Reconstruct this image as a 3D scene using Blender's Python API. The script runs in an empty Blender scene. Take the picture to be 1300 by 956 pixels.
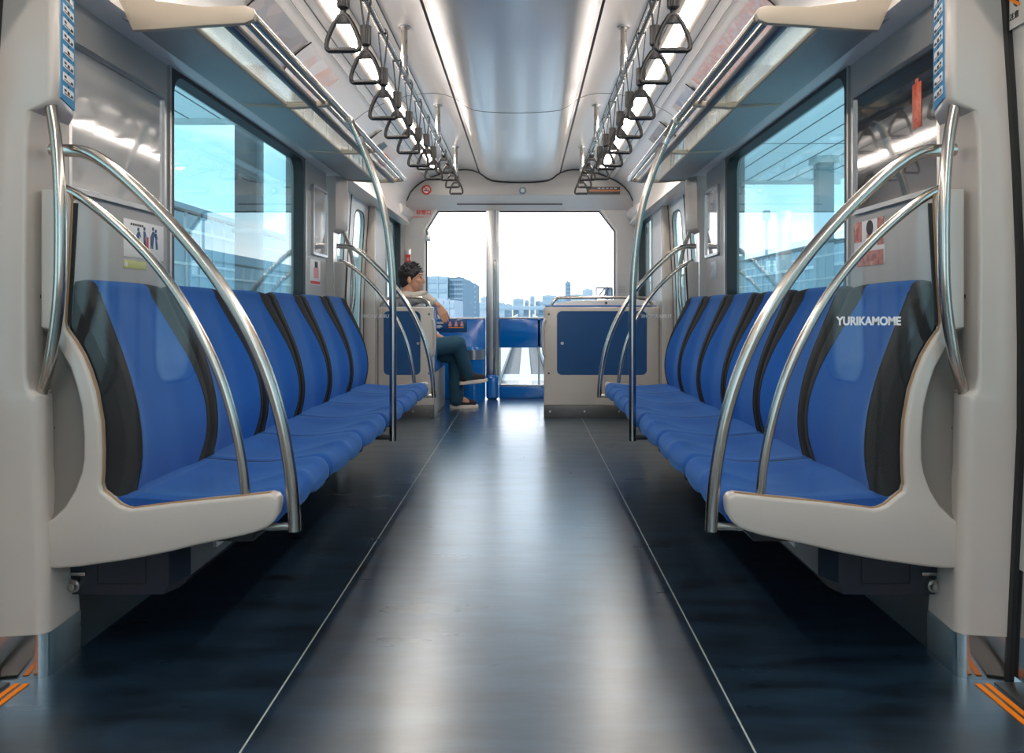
import bpy, bmesh, math, random
from mathutils import Vector, Matrix
random.seed(7)
SC = bpy.context.scene
COL = SC.collection
PI = math.pi

# ---------------------------------------------------------------- camera
CX, CZ, F = 0.055, 0.88, 1000.0
cam = bpy.data.cameras.new('camera'); camo = bpy.data.objects.new('camera', cam); COL.objects.link(camo)
camo.location = (CX, 0, CZ); camo.rotation_euler = (PI/2, 0, 0)
cam.sensor_width = 36; cam.lens = F*36/1300
cam.shift_x = -17/1300; cam.shift_y = -85/1300
cam.clip_start = 0.02; cam.clip_end = 2000
SC.camera = camo

def W(px, py, Y):            # photo measurement -> cross-section coordinates at distance Y
    return (CX+(px-667)*Y/F, CZ-(py-393)*Y/F)

# ---------------------------------------------------------------- colour + materials
def lin(v):
    v /= 255.0
    return v/12.92 if v <= 0.04045 else ((v+0.055)/1.055)**2.4
def C(r, g, b): return (lin(r), lin(g), lin(b), 1)

def mat(name, col, rough=0.5, metal=0, coat=0, bump=0, bscale=200, var=0.0, vscale=8, sheen=0, emit=None, es=0, stretch=None, spec=0.5, rvar=0.0):
    m = bpy.data.materials.new(name); m.use_nodes = True
    nt = m.node_tree; b = nt.nodes['Principled BSDF']
    b.inputs['Base Color'].default_value = col
    b.inputs['Roughness'].default_value = rough
    b.inputs['Metallic'].default_value = metal
    b.inputs['Coat Weight'].default_value = coat
    b.inputs['Coat Roughness'].default_value = 0.08
    b.inputs['Specular IOR Level'].default_value = spec
    if sheen:
        b.inputs['Sheen Weight'].default_value = sheen
        b.inputs['Sheen Roughness'].default_value = 0.35
        b.inputs['Sheen Tint'].default_value = (0.25, 0.62, 1, 1)
    if emit:
        b.inputs['Emission Color'].default_value = emit; b.inputs['Emission Strength'].default_value = es
    tc = nt.nodes.new('ShaderNodeTexCoord'); mp = nt.nodes.new('ShaderNodeMapping')
    nt.links.new(tc.outputs['Object'], mp.inputs['Vector'])
    if stretch: mp.inputs['Scale'].default_value = stretch
    n = nt.nodes.new('ShaderNodeTexNoise'); n.inputs['Scale'].default_value = vscale; n.inputs['Detail'].default_value = 5
    nt.links.new(mp.outputs[0], n.inputs['Vector'])
    if var:
        mx = nt.nodes.new('ShaderNodeMix'); mx.data_type = 'RGBA'
        mx.inputs[6].default_value = tuple(c*(1-var) for c in col[:3])+(1,)
        mx.inputs[7].default_value = tuple(min(1, c*(1+var)) for c in col[:3])+(1,)
        nt.links.new(n.outputs['Fac'], mx.inputs[0]); nt.links.new(mx.outputs[2], b.inputs['Base Color'])
    rv = rvar or 0.03
    mr = nt.nodes.new('ShaderNodeMapRange'); mr.inputs[3].default_value = max(0, rough-rv); mr.inputs[4].default_value = min(1, rough+rv)
    nt.links.new(n.outputs['Fac'], mr.inputs[0]); nt.links.new(mr.outputs[0], b.inputs['Roughness'])
    if bump:
        n2 = nt.nodes.new('ShaderNodeTexNoise'); n2.inputs['Scale'].default_value = bscale; n2.inputs['Detail'].default_value = 2
        nt.links.new(mp.outputs[0], n2.inputs['Vector'])
        bp = nt.nodes.new('ShaderNodeBump'); bp.inputs['Strength'].default_value = bump; bp.inputs['Distance'].default_value = 0.002
        nt.links.new(n2.outputs['Fac'], bp.inputs['Height']); nt.links.new(bp.outputs[0], b.inputs['Normal'])
    return m

def glass(name, tint, refl=0.9, base=0.05):
    m = bpy.data.materials.new(name); m.use_nodes = True; nt = m.node_tree; nt.nodes.clear()
    o = nt.nodes.new('ShaderNodeOutputMaterial'); mx = nt.nodes.new('ShaderNodeMixShader')
    t = nt.nodes.new('ShaderNodeBsdfTransparent'); t.inputs[0].default_value = tint
    g = nt.nodes.new('ShaderNodeBsdfGlossy'); g.inputs['Roughness'].default_value = 0.01; g.inputs['Color'].default_value = (1, 1, 1, 1)
    lw = nt.nodes.new('ShaderNodeLayerWeight'); lw.inputs['Blend'].default_value = 0.5
    p = nt.nodes.new('ShaderNodeMath'); p.operation = 'POWER'; p.inputs[1].default_value = 4.0
    ma = nt.nodes.new('ShaderNodeMath'); ma.operation = 'MULTIPLY_ADD'; ma.inputs[1].default_value = refl; ma.inputs[2].default_value = base
    nt.links.new(lw.outputs['Facing'], p.inputs[0]); nt.links.new(p.outputs[0], ma.inputs[0]); nt.links.new(ma.outputs[0], mx.inputs[0])
    nt.links.new(t.outputs[0], mx.inputs[1]); nt.links.new(g.outputs[0], mx.inputs[2]); nt.links.new(mx.outputs[0], o.inputs[0])
    return m

M = {}
M['white'] = mat('white_plastic', C(190, 182, 174), 0.25, coat=0.25, rvar=0.006)
M['wall'] = mat('wall_panel', C(192, 191, 189), 0.42, bump=0.05, bscale=300)
M['greywall'] = mat('grey_panel', C(172, 170, 167), 0.4)
M['ceil'] = mat('ceiling_panel', C(226, 222, 219), 0.30, rvar=.01)
for k_, v_ in (('Coat Weight', 1.0), ('Coat Roughness', 0.30), ('Coat IOR', 1.75)): M['ceil'].node_tree.nodes['Principled BSDF'].inputs[k_].default_value = v_
M['ceil_mid'] = mat('satin_white_aluminium', C(246, 244, 242), 0.29, metal=0.65, coat=0.3, rvar=.01)
M['beige'] = mat('beige_plastic', C(182, 168, 150), 0.35)
M['scoop'] = mat('shaded_recess_grey', C(128, 122, 116), 0.4)  # panel recess, its shade mixed into a darker grey
M['steel'] = mat('brushed_steel', C(186, 182, 176), 0.24, metal=1, bump=0.05, bscale=40, stretch=(30, 30, 1))
M['tube'] = mat('steel_tube', C(190, 184, 176), 0.2, metal=1)
M['sill_steel'] = mat('worn_sill_steel', C(92, 90, 88), 0.35, metal=0.7)
M['kick_dark'] = mat('dark_brushed_steel', C(104, 102, 100), 0.38, metal=0.9)
M['mirror'] = mat('polished_steel_plate', C(190, 190, 190), 0.12, metal=1, bump=0.03, bscale=20)
M['alu'] = mat('satin_aluminium', C(196, 196, 196), 0.3, metal=1)
M['black'] = mat('black_rubber', C(22, 22, 24), 0.45)
M['strap'] = mat('black_strap_plastic', C(26, 25, 26), 0.35)
M['blue'] = mat('blue_moquette', C(0, 84, 164), 0.85, bump=0.35, bscale=900, var=0.14, vscale=14, sheen=0.2)
M['cushion'] = mat('blue_seat_moquette', C(0, 76, 154), 0.85, bump=0.35, bscale=900, var=0.14, vscale=14, sheen=0.26)
M['bolster'] = mat('black_moquette', C(20, 20, 24), 0.85, bump=0.15, bscale=900)
M['navy'] = mat('navy_panel', C(0, 66, 118), 0.45, var=0.2, vscale=6, coat=0.1)
M['gloss_blue'] = mat('glossy_blue_plastic', C(0, 104, 190), 0.14, coat=0.5)
M['heater'] = mat('dark_heater_steel', C(30, 39, 50), 0.35)
M['darkwall'] = mat('dark_skirting', C(26, 32, 38), 0.3)
M['grey_dark'] = mat('dark_grey', C(70, 70, 72), 0.5)
M['door'] = mat('door_leaf', C(196, 194, 190), 0.32, metal=0.25)
M['tan'] = mat('tan_edge', C(150, 118, 84), 0.5)
M['glass_clear'] = glass('clear_glass', (0.985, 0.995, 0.99, 1), 0.75, 0.022)
M['glass_rack'] = glass('rack_glass', (0.9, 0.95, 0.94, 1), 0.8, 0.12)
M['glass_teal'] = glass('teal_window_glass', (0.80, 0.95, 0.97, 1), 0.8, 0.07)
M['glass_front'] = glass('front_glass', (0.99, 0.995, 1.0, 1), 0.5, 0.008)
M['glass_frame'] = mat('advert_cover_glass', C(150, 150, 150), 0.06, spec=0.9, coat=1.0)
M['ad_light'] = mat('light_advert_backing', C(165, 165, 164), 0.03, coat=1.0, spec=1.0, rvar=.004)
M['ad_dark'] = mat('dark_advert_print', C(34, 34, 38), 0.02, coat=1.0, spec=1.0, rvar=.004)
M['lamp'] = mat('fluorescent_diffuser', C(255, 240, 225), 0.5, emit=(1, 0.89, 0.80, 1), es=16)
M['lamp_frame'] = mat('lamp_housing', C(150, 146, 140), 0.4)
M['orange'] = mat('orange_line', C(255, 140, 10), 0.5)
M['red'] = mat('red_print', C(206, 52, 34), 0.5)
M['paper'] = mat('white_paper', C(228, 228, 228), 0.5)
M['pink'] = mat('pink_print', C(216, 150, 150), 0.45, var=0.2, vscale=30)
M['skin'] = mat('skin', C(206, 152, 124), 0.5)
M['hair'] = mat('black_hair', C(22, 20, 24), 0.55, bump=0.6, bscale=120)
M['shirt'] = mat('off_white_shirt', C(196, 190, 180), 0.85, bump=0.3, bscale=60)
M['jeans'] = mat('teal_blue_jeans', C(38, 80, 102), 0.85, var=0.25, vscale=10, bump=0.4, bscale=50)
M['shoe'] = mat('dark_canvas_shoe', C(38, 36, 44), 0.8)
M['sole'] = mat('white_rubber_sole', C(222, 212, 202), 0.6)
M['amber'] = mat('amber_led', C(150, 84, 48), 0.5, emit=(1, 0.4, 0.1, 1), es=0.08)
M['concrete'] = mat('pale_concrete', C(226, 222, 218), 0.9, var=0.08, vscale=1.5)
M['gravel'] = mat('grey_gravel', C(140, 130, 124), 0.95, var=0.3, vscale=6)
M['track_dark'] = mat('dark_guide_rail', C(62, 60, 62), 0.5)
M['haze1'] = mat('hazed_blue_facade', C(140, 158, 170), 0.8, var=0.05)  # distance haze is mixed into these far building colours
M['haze2'] = mat('hazed_grey_facade', C(172, 178, 188), 0.8, var=0.05)
M['haze3'] = mat('hazed_blue_grey_facade', C(112, 134, 150), 0.8, var=0.05)
M['haze4'] = mat('hazed_teal_facade', C(152, 170, 180), 0.8, var=0.05)
M['ground'] = mat('pale_ground', C(190, 194, 198), 0.9, var=0.05, vscale=0.05)
M['canopy'] = mat('canopy_panel', C(228, 234, 232), 0.5)
nt_ = M['canopy'].node_tree; b_ = nt_.nodes['Principled BSDF']; mo_ = [n for n in nt_.nodes if n.type == 'OUTPUT_MATERIAL'][0]
tr_ = nt_.nodes.new('ShaderNodeBsdfTranslucent'); tr_.inputs[0].default_value = (.92, .95, .94, 1); ms_ = nt_.nodes.new('ShaderNodeMixShader'); ms_.inputs[0].default_value = .55
nt_.links.new(b_.outputs[0], ms_.inputs[1]); nt_.links.new(tr_.outputs[0], ms_.inputs[2]); nt_.links.new(ms_.outputs[0], mo_.inputs[0])
M['canopy_dark'] = mat('canopy_joint', C(92, 104, 106), 0.6)
M['column'] = mat('column_paint', C(150, 164, 170), 0.6)
M['facade'] = mat('grey_blue_cladding', C(124, 150, 162), 0.5, var=0.25, vscale=3, stretch=(4, 4, 0.4))

# floor: dark marbled vinyl with two pale welded seams
def floor_mat():
    m = bpy.data.materials.new('dark_blue_vinyl'); m.use_nodes = True; nt = m.node_tree; b = nt.nodes['Principled BSDF']
    tc = nt.nodes.new('ShaderNodeTexCoord'); mp = nt.nodes.new('ShaderNodeMapping'); mp.inputs['Scale'].default_value = (1.3, 4.2, 1)
    nt.links.new(tc.outputs['Object'], mp.inputs[0])
    n = nt.nodes.new('ShaderNodeTexNoise'); n.inputs['Scale'].default_value = 2.6; n.inputs['Detail'].default_value = 5; n.inputs['Roughness'].default_value = 0.55; n.inputs['Distortion'].default_value = 0.25
    nt.links.new(mp.outputs[0], n.inputs['Vector'])
    r = nt.nodes.new('ShaderNodeValToRGB'); r.color_ramp.elements[0].position = 0.33; r.color_ramp.elements[0].color = C(11, 20, 29)
    r.color_ramp.elements[1].position = 0.67; r.color_ramp.elements[1].color = C(36, 56, 74)
    nt.links.new(n.outputs['Fac'], r.inputs[0])
    sp = nt.nodes.new('ShaderNodeSeparateXYZ'); nt.links.new(tc.outputs['Object'], sp.inputs[0])
    ab = nt.nodes.new('ShaderNodeMath'); ab.operation = 'ABSOLUTE'; nt.links.new(sp.outputs[0], ab.inputs[0])
    cp = nt.nodes.new('ShaderNodeMath'); cp.operation = 'COMPARE'; cp.inputs[1].default_value = 0.512; cp.inputs[2].default_value = 0.0021
    nt.links.new(ab.outputs[0], cp.inputs[0])
    mx = nt.nodes.new('ShaderNodeMix'); mx.data_type = 'RGBA'; mx.inputs[7].default_value = C(205, 200, 190)
    nt.links.new(cp.outputs[0], mx.inputs[0]); nt.links.new(r.outputs[0], mx.inputs[6]); nt.links.new(mx.outputs[2], b.inputs['Base Color'])
    mr = nt.nodes.new('ShaderNodeMapRange'); mr.inputs[1].default_value = 0.3; mr.inputs[2].default_value = 0.7; mr.inputs[3].default_value = 0.27; mr.inputs[4].default_value = 0.33
    n3 = nt.nodes.new('ShaderNodeTexNoise'); n3.inputs['Scale'].default_value = 2.0; n3.inputs['Detail'].default_value = 3; nt.links.new(mp.outputs[0], n3.inputs['Vector'])
    nt.links.new(n3.outputs['Fac'], mr.inputs[0]); nt.links.new(mr.outputs[0], b.inputs['Roughness'])
    b.inputs['Specular IOR Level'].default_value = 1.0; b.inputs['Coat Weight'].default_value = 1.0; b.inputs['Coat Roughness'].default_value = 0.27; b.inputs['Coat IOR'].default_value = 1.8; b.inputs['Coat Tint'].default_value = (0.78, 0.93, 1, 1)
    n2 = nt.nodes.new('ShaderNodeTexNoise'); n2.inputs['Scale'].default_value = 7; n2.inputs['Detail'].default_value = 6; nt.links.new(mp.outputs[0], n2.inputs['Vector'])
    bp = nt.nodes.new('ShaderNodeBump'); bp.inputs['Strength'].default_value = 0.22; bp.inputs['Distance'].default_value = 0.003
    nt.links.new(n2.outputs['Fac'], bp.inputs['Height']); nt.links.new(bp.outputs[0], b.inputs['Normal'])
    return m
M['floor'] = floor_mat()

# grooved shelf panel
def groove_mat():
    m = mat('ribbed_shelf_aluminium', C(168, 174, 176), 0.42, metal=0.2)
    nt = m.node_tree; b = nt.nodes['Principled BSDF']
    tc = nt.nodes.new('ShaderNodeTexCoord'); w = nt.nodes.new('ShaderNodeTexWave'); w.inputs['Scale'].default_value = 40; w.bands_direction = 'X'
    nt.links.new(tc.outputs['Object'], w.inputs['Vector'])
    bp = nt.nodes.new('ShaderNodeBump'); bp.inputs['Strength'].default_value = 0.5; bp.inputs['Distance'].default_value = 0.002
    nt.links.new(w.outputs['Fac'], bp.inputs['Height']); nt.links.new(bp.outputs[0], b.inputs['Normal'])
    return m
M['groove'] = groove_mat()

def print_mat(name, cols, scale, seed=0, rough=0.35):
    """blocky printed artwork"""
    m = mat(name, cols[0], rough); nt = m.node_tree; b = nt.nodes['Principled BSDF']
    tc = nt.nodes.new('ShaderNodeTexCoord'); mp = nt.nodes.new('ShaderNodeMapping'); mp.inputs['Location'].default_value = (seed, seed*1.7, seed*.3)
    v = nt.nodes.new('ShaderNodeTexVoronoi'); v.inputs['Scale'].default_value = scale
    nt.links.new(tc.outputs['Object'], mp.inputs[0]); nt.links.new(mp.outputs[0], v.inputs['Vector'])
    s = nt.nodes.new('ShaderNodeSeparateColor'); nt.links.new(v.outputs['Color'], s.inputs[0])
    r = nt.nodes.new('ShaderNodeValToRGB'); r.color_ramp.interpolation = 'LINEAR'
    while len(r.color_ramp.elements) < len(cols): r.color_ramp.elements.new(0.5)
    for i, c in enumerate(cols):
        r.color_ramp.elements[i].position = i/(len(cols)-1); r.color_ramp.elements[i].color = c
    nt.links.new(s.outputs[0], r.inputs[0]); nt.links.new(r.outputs[0], b.inputs['Base Color'])
    return m
M['poster_grey'] = print_mat('grey_photo_print', [C(196, 198, 204), C(160, 162, 170), C(190, 182, 182), C(150, 152, 160)], 9, 1)
M['poster_pale'] = print_mat('pale_print', [C(226, 226, 230), C(220, 220, 224), C(226, 196, 190), C(212, 214, 222)], 10, 2)
M['poster_pink'] = print_mat('pink_print_poster', [C(218, 190, 188), C(214, 172, 170), C(198, 196, 206), C(220, 206, 204)], 48, 3)
M['poster_blue'] = print_mat('blue_print_poster', [C(206, 214, 226), C(160, 176, 204), C(214, 208, 200)], 12, 4)

# ---------------------------------------------------------------- mesh builder
class MB:
    def __init__(s): s.bm = bmesh.new()
    def merge(s, b2):
        me = bpy.data.meshes.new('t'); b2.to_mesh(me); b2.free(); s.bm.from_mesh(me); bpy.data.meshes.remove(me); return s
    def box(s, x0, x1, y0, y1, z0, z1, bev=0, seg=2):
        b = bmesh.new(); bmesh.ops.create_cube(b, size=1)
        for v in b.verts: v.co = ((x0+x1)/2+v.co.x*(x1-x0), (y0+y1)/2+v.co.y*(y1-y0), (z0+z1)/2+v.co.z*(z1-z0))
        if bev: bmesh.ops.bevel(b, geom=b.edges[:], offset=bev, segments=seg, affect='EDGES', profile=0.5)
        return s.merge(b)
    def prism(s, pts, a0, a1, plane='xz', bev=0, seg=2):
        b = bmesh.new()
        def P(p, a):
            return {'xz': (p[0], a, p[1]), 'yz': (a, p[0], p[1]), 'xy': (p[0], p[1], a)}[plane]
        v0 = [b.verts.new(P(p, a0)) for p in pts]; v1 = [b.verts.new(P(p, a1)) for p in pts]
        n = len(pts); caps = [b.faces.new(v0), b.faces.new(v1[::-1])]
        for i in range(n): b.faces.new((v0[i], v1[i], v1[(i+1) % n], v0[(i+1) % n]))
        bmesh.ops.recalc_face_normals(b, faces=b.faces[:])
        if bev:
            es = {e for f in caps for e in f.edges}
            bmesh.ops.bevel(b, geom=list(es), offset=bev, segments=seg, affect='EDGES', profile=0.5)
        bmesh.ops.triangulate(b, faces=[f for f in b.faces if len(f.verts) > 4])
        return s.merge(b)
    def loft(s, loops, caps=True, closed=True):
        b = bmesh.new(); rings = [[b.verts.new(p) for p in L] for L in loops]; n = len(loops[0])
        for i in range(len(rings)-1):
            for j in range(n if closed else n-1):
                k = (j+1) % n; b.faces.new((rings[i][j], rings[i][k], rings[i+1][k], rings[i+1][j]))
        if caps and closed:
            b.faces.new(rings[0]); b.faces.new(rings[-1][::-1])
            bmesh.ops.triangulate(b, faces=[f for f in b.faces if len(f.verts) > 4])
        bmesh.ops.recalc_face_normals(b, faces=b.faces[:])
        return s.merge(b)
    def tube(s, pts, r, seg=14, closed=False, sm=True, n=8, sx=1.0):
        pts = [Vector(p) for p in pts]
        if sm and len(pts) > 2: pts = catmull(pts, n, closed)
        m = len(pts); loops = []; up = None
        for i, p in enumerate(pts):
            a = pts[(i-1) % m] if (closed or i > 0) else p; c = pts[(i+1) % m] if (closed or i < m-1) else p
            t = (c-a).normalized()
            if up is None:
                up = Vector((0, 1, 0)) if abs(t.y) < 0.9 else Vector((1, 0, 0))
            x = up.cross(t).normalized(); up = t.cross(x).normalized()
            rr = r(i/(m-1)) if callable(r) else r
            loops.append([p+x*math.cos(2*PI*k/seg)*rr+up*math.sin(2*PI*k/seg)*rr*sx for k in range(seg)])
        if closed: loops.append(loops[0])
        s.loft(loops, caps=not closed)
        if closed: bmesh.ops.remove_doubles(s.bm, verts=s.bm.verts[:], dist=1e-6)
        return s
    def cyl(s, p0, p1, r0, r1=None, seg=20):
        r1 = r0 if r1 is None else r1
        return s.tube([p0, p1], lambda t: r0+(r1-r0)*t, seg, sm=False)
    def ball(s, c, r, sc=(1, 1, 1), rot=None, u=20, v=14):
        b = bmesh.new(); bmesh.ops.create_uvsphere(b, u_segments=u, v_segments=v, radius=r)
        mt = Matrix.Translation(c) @ (rot.to_4x4() if rot else Matrix.Identity(4)) @ Matrix.Diagonal((*sc, 1))
        bmesh.ops.transform(b, matrix=mt, verts=b.verts[:]); return s.merge(b)
    def cap(s, a, b_, ra, rb, seg=14):      # tapered capsule
        a = Vector(a); b_ = Vector(b_)
        s.cyl(a, b_, ra, rb, seg); s.ball(a, ra, u=seg, v=10); s.ball(b_, rb, u=seg, v=10); return s
    def grid(s, fn, nu, nv, close=None):
        b = bmesh.new(); g = [[b.verts.new(fn(i/nu, j/nv)) for j in range(nv+1)] for i in range(nu+1)]
        for i in range(nu):
            for j in range(nv): b.faces.new((g[i][j], g[i+1][j], g[i+1][j+1], g[i][j+1]))
        return s.merge(b)
    def solidify(s, fn, nu, nv, back):      # closed shell between fn (front) and back(fn point)
        b = bmesh.new()
        g = [[b.verts.new(fn(i/nu, j/nv)) for j in range(nv+1)] for i in range(nu+1)]
        h = [[b.verts.new(back(g[i][j].co)) for j in range(nv+1)] for i in range(nu+1)]
        for i in range(nu):
            for j in range(nv):
                b.faces.new((g[i][j], g[i+1][j], g[i+1][j+1], g[i][j+1])); b.faces.new((h[i][j], h[i][j+1], h[i+1][j+1], h[i+1][j]))
        for i in range(nu):
            b.faces.new((g[i][0], h[i][0], h[i+1][0], g[i+1][0])); b.faces.new((g[i][nv], g[i+1][nv], h[i+1][nv], h[i][nv]))
        for j in range(nv):
            b.faces.new((g[0][j], g[0][j+1], h[0][j+1], h[0][j])); b.faces.new((g[nu][j], h[nu][j], h[nu][j+1], g[nu][j+1]))
        bmesh.ops.recalc_face_normals(b, faces=b.faces[:])
        return s.merge(b)
    def ring(s, u0, u1, v0, v1, w, a0, a1, plane='yz', ri=0.04, ro=0.0, seg=6):
        """rectangular frame, inner opening u0..u1 x v0..v1, width w"""
        def rr(x0, x1, y0, y1, r):
            out = []
            for (cx, cy, st) in ((x1-r, y1-r, 0), (x0+r, y1-r, 1), (x0+r, y0+r, 2), (x1-r, y0+r, 3)):
                for k in range(seg+1):
                    a = (st+k/seg)*PI/2; out.append((cx+r*math.cos(a), cy+r*math.sin(a)))
            return out
        I = rr(u0, u1, v0, v1, max(ri, 1e-4)); O = rr(u0-w, u1+w, v0-w, v1+w, max(ro, 1e-4))
        def P(p, a): return {'xz': (p[0], a, p[1]), 'yz': (a, p[0], p[1]), 'xy': (p[0], p[1], a)}[plane]
        b = bmesh.new(); n = len(I)
        L = [[b.verts.new(P(p, a)) for p in q] for q, a in ((I, a0), (O, a0), (O, a1), (I, a1))]
        for i in range(4):
            A, B = L[i], L[(i+1) % 4]
            for j in range(n): b.faces.new((A[j], A[(j+1) % n], B[(j+1) % n], B[j]))
        bmesh.ops.recalc_face_normals(b, faces=b.faces[:])
        return s.merge(b)
    def warp(s):            # follow the gently bowed body side
        for z in (.1, .3, .6, .8, 1.0, 1.2, 1.4, 1.6):
            bmesh.ops.bisect_plane(s.bm, geom=s.bm.verts[:]+s.bm.edges[:]+s.bm.faces[:], plane_co=(0, 0, z), plane_no=(0, 0, 1))
        for v in s.bm.verts: v.co.x += OUT(v.co.z)-1.222
        return s
    def build(s, name, m, parent=None, side=1, smooth=35, kind=None, label=None):
        if side == -1:
            for v in s.bm.verts: v.co.x = -v.co.x
            bmesh.ops.reverse_faces(s.bm, faces=s.bm.faces[:])
        me = bpy.data.meshes.new(name); s.bm.to_mesh(me); s.bm.free()
        if smooth:
            me.shade_smooth(); me.set_sharp_from_angle(angle=math.radians(smooth))
        me.materials.append(M[m] if isinstance(m, str) else m)
        o = bpy.data.objects.new(name, me); COL.objects.link(o)
        if parent:
            o.parent = parent
            p = parent; off = Vector((0, 0, 0))
            while p: off += p.location; p = p.parent
            if off.length: 
                me.transform(Matrix.Translation(-off))
        if kind: o['kind'] = kind
        if label: o['label'] = label
        return o

def catmull(P, n, closed=False):
    out = []; m = len(P)
    for i in range(m if closed else m-1):
        p1, p2 = P[i], P[(i+1) % m]
        p0 = P[i-1] if (closed or i > 0) else p1*2-p2
        p3 = P[(i+2) % m] if (closed or i+2 < m) else p2*2-p1
        for k in range(n):
            t = k/n
            out.append(0.5*((2*p1)+(p2-p0)*t+(2*p0-5*p1+4*p2-p3)*t*t+(3*p1-p0-3*p2+p3)*t**3))
    if not closed: out.append(P[-1])
    return out

def thing(name, label, cat, loc=(0, 0, 0), group=None):
    o = bpy.data.objects.new(name, None); COL.objects.link(o); o.empty_display_size = 0.05
    o.location = loc; o['label'] = label; o['category'] = cat
    if group: o['group'] = group
    return o
def tag(o, label, cat, group=None):
    o['label'] = label; o['category'] = cat
    if group: o['group'] = group
    return o
def lerp(tab, x):
    if x <= tab[0][0]: return tab[0][1]
    for (a, b), (c, d) in zip(tab, tab[1:]):
        if x <= c:
            t = (x-a)/(c-a); t = t*t*(3-2*t)
            return b+(d-b)*t
    return tab[-1][1]

def clerp(tab, x):
    if x <= tab[0][0]: return tab[0][1]
    if x >= tab[-1][0]: return tab[-1][1]
    for i in range(len(tab)-1):
        if x <= tab[i+1][0]:
            p1, p2 = tab[i], tab[i+1]; h = p2[0]-p1[0]; t = (x-p1[0])/h
            m1 = (p2[1]-tab[i-1][1])/(p2[0]-tab[i-1][0])*h if i > 0 else p2[1]-p1[1]
            m2 = (tab[i+2][1]-p1[1])/(tab[i+2][0]-p1[0])*h if i+2 < len(tab) else p2[1]-p1[1]
            return (2*t**3-3*t*t+1)*p1[1]+(t**3-2*t*t+t)*m1+(-2*t**3+3*t*t)*p2[1]+(t**3-t*t)*m2
def text_mesh(txt, size, depth=0.0006, bold=0.0):
    cu = bpy.data.curves.new('txt', 'FONT'); cu.body = txt; cu.size = size; cu.extrude = depth; cu.offset = bold
    cu.align_x = 'CENTER'; cu.align_y = 'CENTER'
    o = bpy.data.objects.new('txt', cu); COL.objects.link(o)
    dg = bpy.context.evaluated_depsgraph_get(); me = bpy.data.meshes.new_from_object(o.evaluated_get(dg))
    bpy.data.objects.remove(o); return me
def text(name, txt, size, m, loc, rot=(PI/2, 0, 0), parent=None, label=None, bold=0.0, sx=1.0, depth=0.0006):
    me = text_mesh(txt, size, depth, bold)
    from mathutils import Euler
    me.transform(Matrix.Translation(loc) @ Euler(rot).to_matrix().to_4x4() @ Matrix.Diagonal((sx, 1, 1, 1)))
    if parent: me.transform(Matrix.Translation(-parent.location))
    me.name = name; me.materials.clear(); me.materials.append(M[m])
    o = bpy.data.objects.new(name, me); COL.objects.link(o); o.parent = parent
    if label: o['label'] = label
    return o

def OUT(z): return clerp([(0, 1.192), (.3, 1.206), (.6, 1.220), (1.0, 1.217), (1.3, 1.203), (1.6, 1.184), (1.76, 1.172)], z)
SIDE = {-1: 'left', 1: 'right'}
Y0, Y1 = -1.6, 7.86
BY0, BY1 = 1.93, 4.83
XW = 1.15

# ================================================================ SETTING
MB().box(-1.25, 1.25, Y0, Y1, -0.05, 0).build('floor', 'floor', kind='structure')

prof = [(0, 2.118), (.10, 2.12), (.20, 2.126), (.27, 2.135), (.32, 2.158), (.36, 2.19), (.40, 2.215), (.46, 2.236), (.52, 2.243), (.60, 2.24), (.69, 2.226),
        (.78, 2.20), (.87, 2.166), (.955, 2.122), (1.02, 2.072), (1.07, 2.01), (1.10, 1.94), (1.105, 1.85), (1.09, 1.76), (1.065, 1.712), (1.09, 1.702), (1.20, 1.702)]
full = [(-x, z) for x, z in prof[::-1]]+prof[1:]
for sec, mm in (([p for p in full if p[0] <= -.36], 'ceil'), ([p for p in full if abs(p[0]) <= .36], 'ceil_mid'), ([p for p in full if p[0] >= .36], 'ceil')):
    c = MB(); c.loft([[(x, y, z) for x, z in sec] for y in (Y0, 2.0, 4.96, 7.66)], caps=False, closed=False)
    c.build('ceiling', mm, kind='structure', smooth=60)
MB().box(-1.25, 1.25, Y0, Y1, 2.32, 2.36).build('ceiling', 'ceil', kind='structure')

def pz(x):
    x = abs(x)
    for (a, b), (cc, d) in zip(prof, prof[1:]):
        if x <= cc: return b+(d-b)*(x-a)/(cc-a)
    return 1.9
tn = 0
def trim(mb, m, kind='structure'):
    global tn
    tn += 1
    return mb.build('trim_%d' % tn, m, kind=kind)
for s in (-1, 1):
    for x, w, m in ((0.392, 0.0065, 'black'), (0.600, 0.002, 'grey_dark'), (0.865, 0.0016, 'grey_dark'), (0.905, 0.0016, 'lamp_frame')):
        z = pz(x)
        trim(MB().box(s*x-w, s*x+w, Y0, 7.655, z-0.004, z+0.006), m)
    # joint across the ceiling
joint = MB()
joint.loft([[(x, y, z-dz) for x, z in full[4:-4]] for y, dz in ((4.958, 0.0), (4.958, 0.0015), (4.963, 0.0015), (4.963, 0.0))], caps=False, closed=False)
trim(joint, 'grey_dark')

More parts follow.
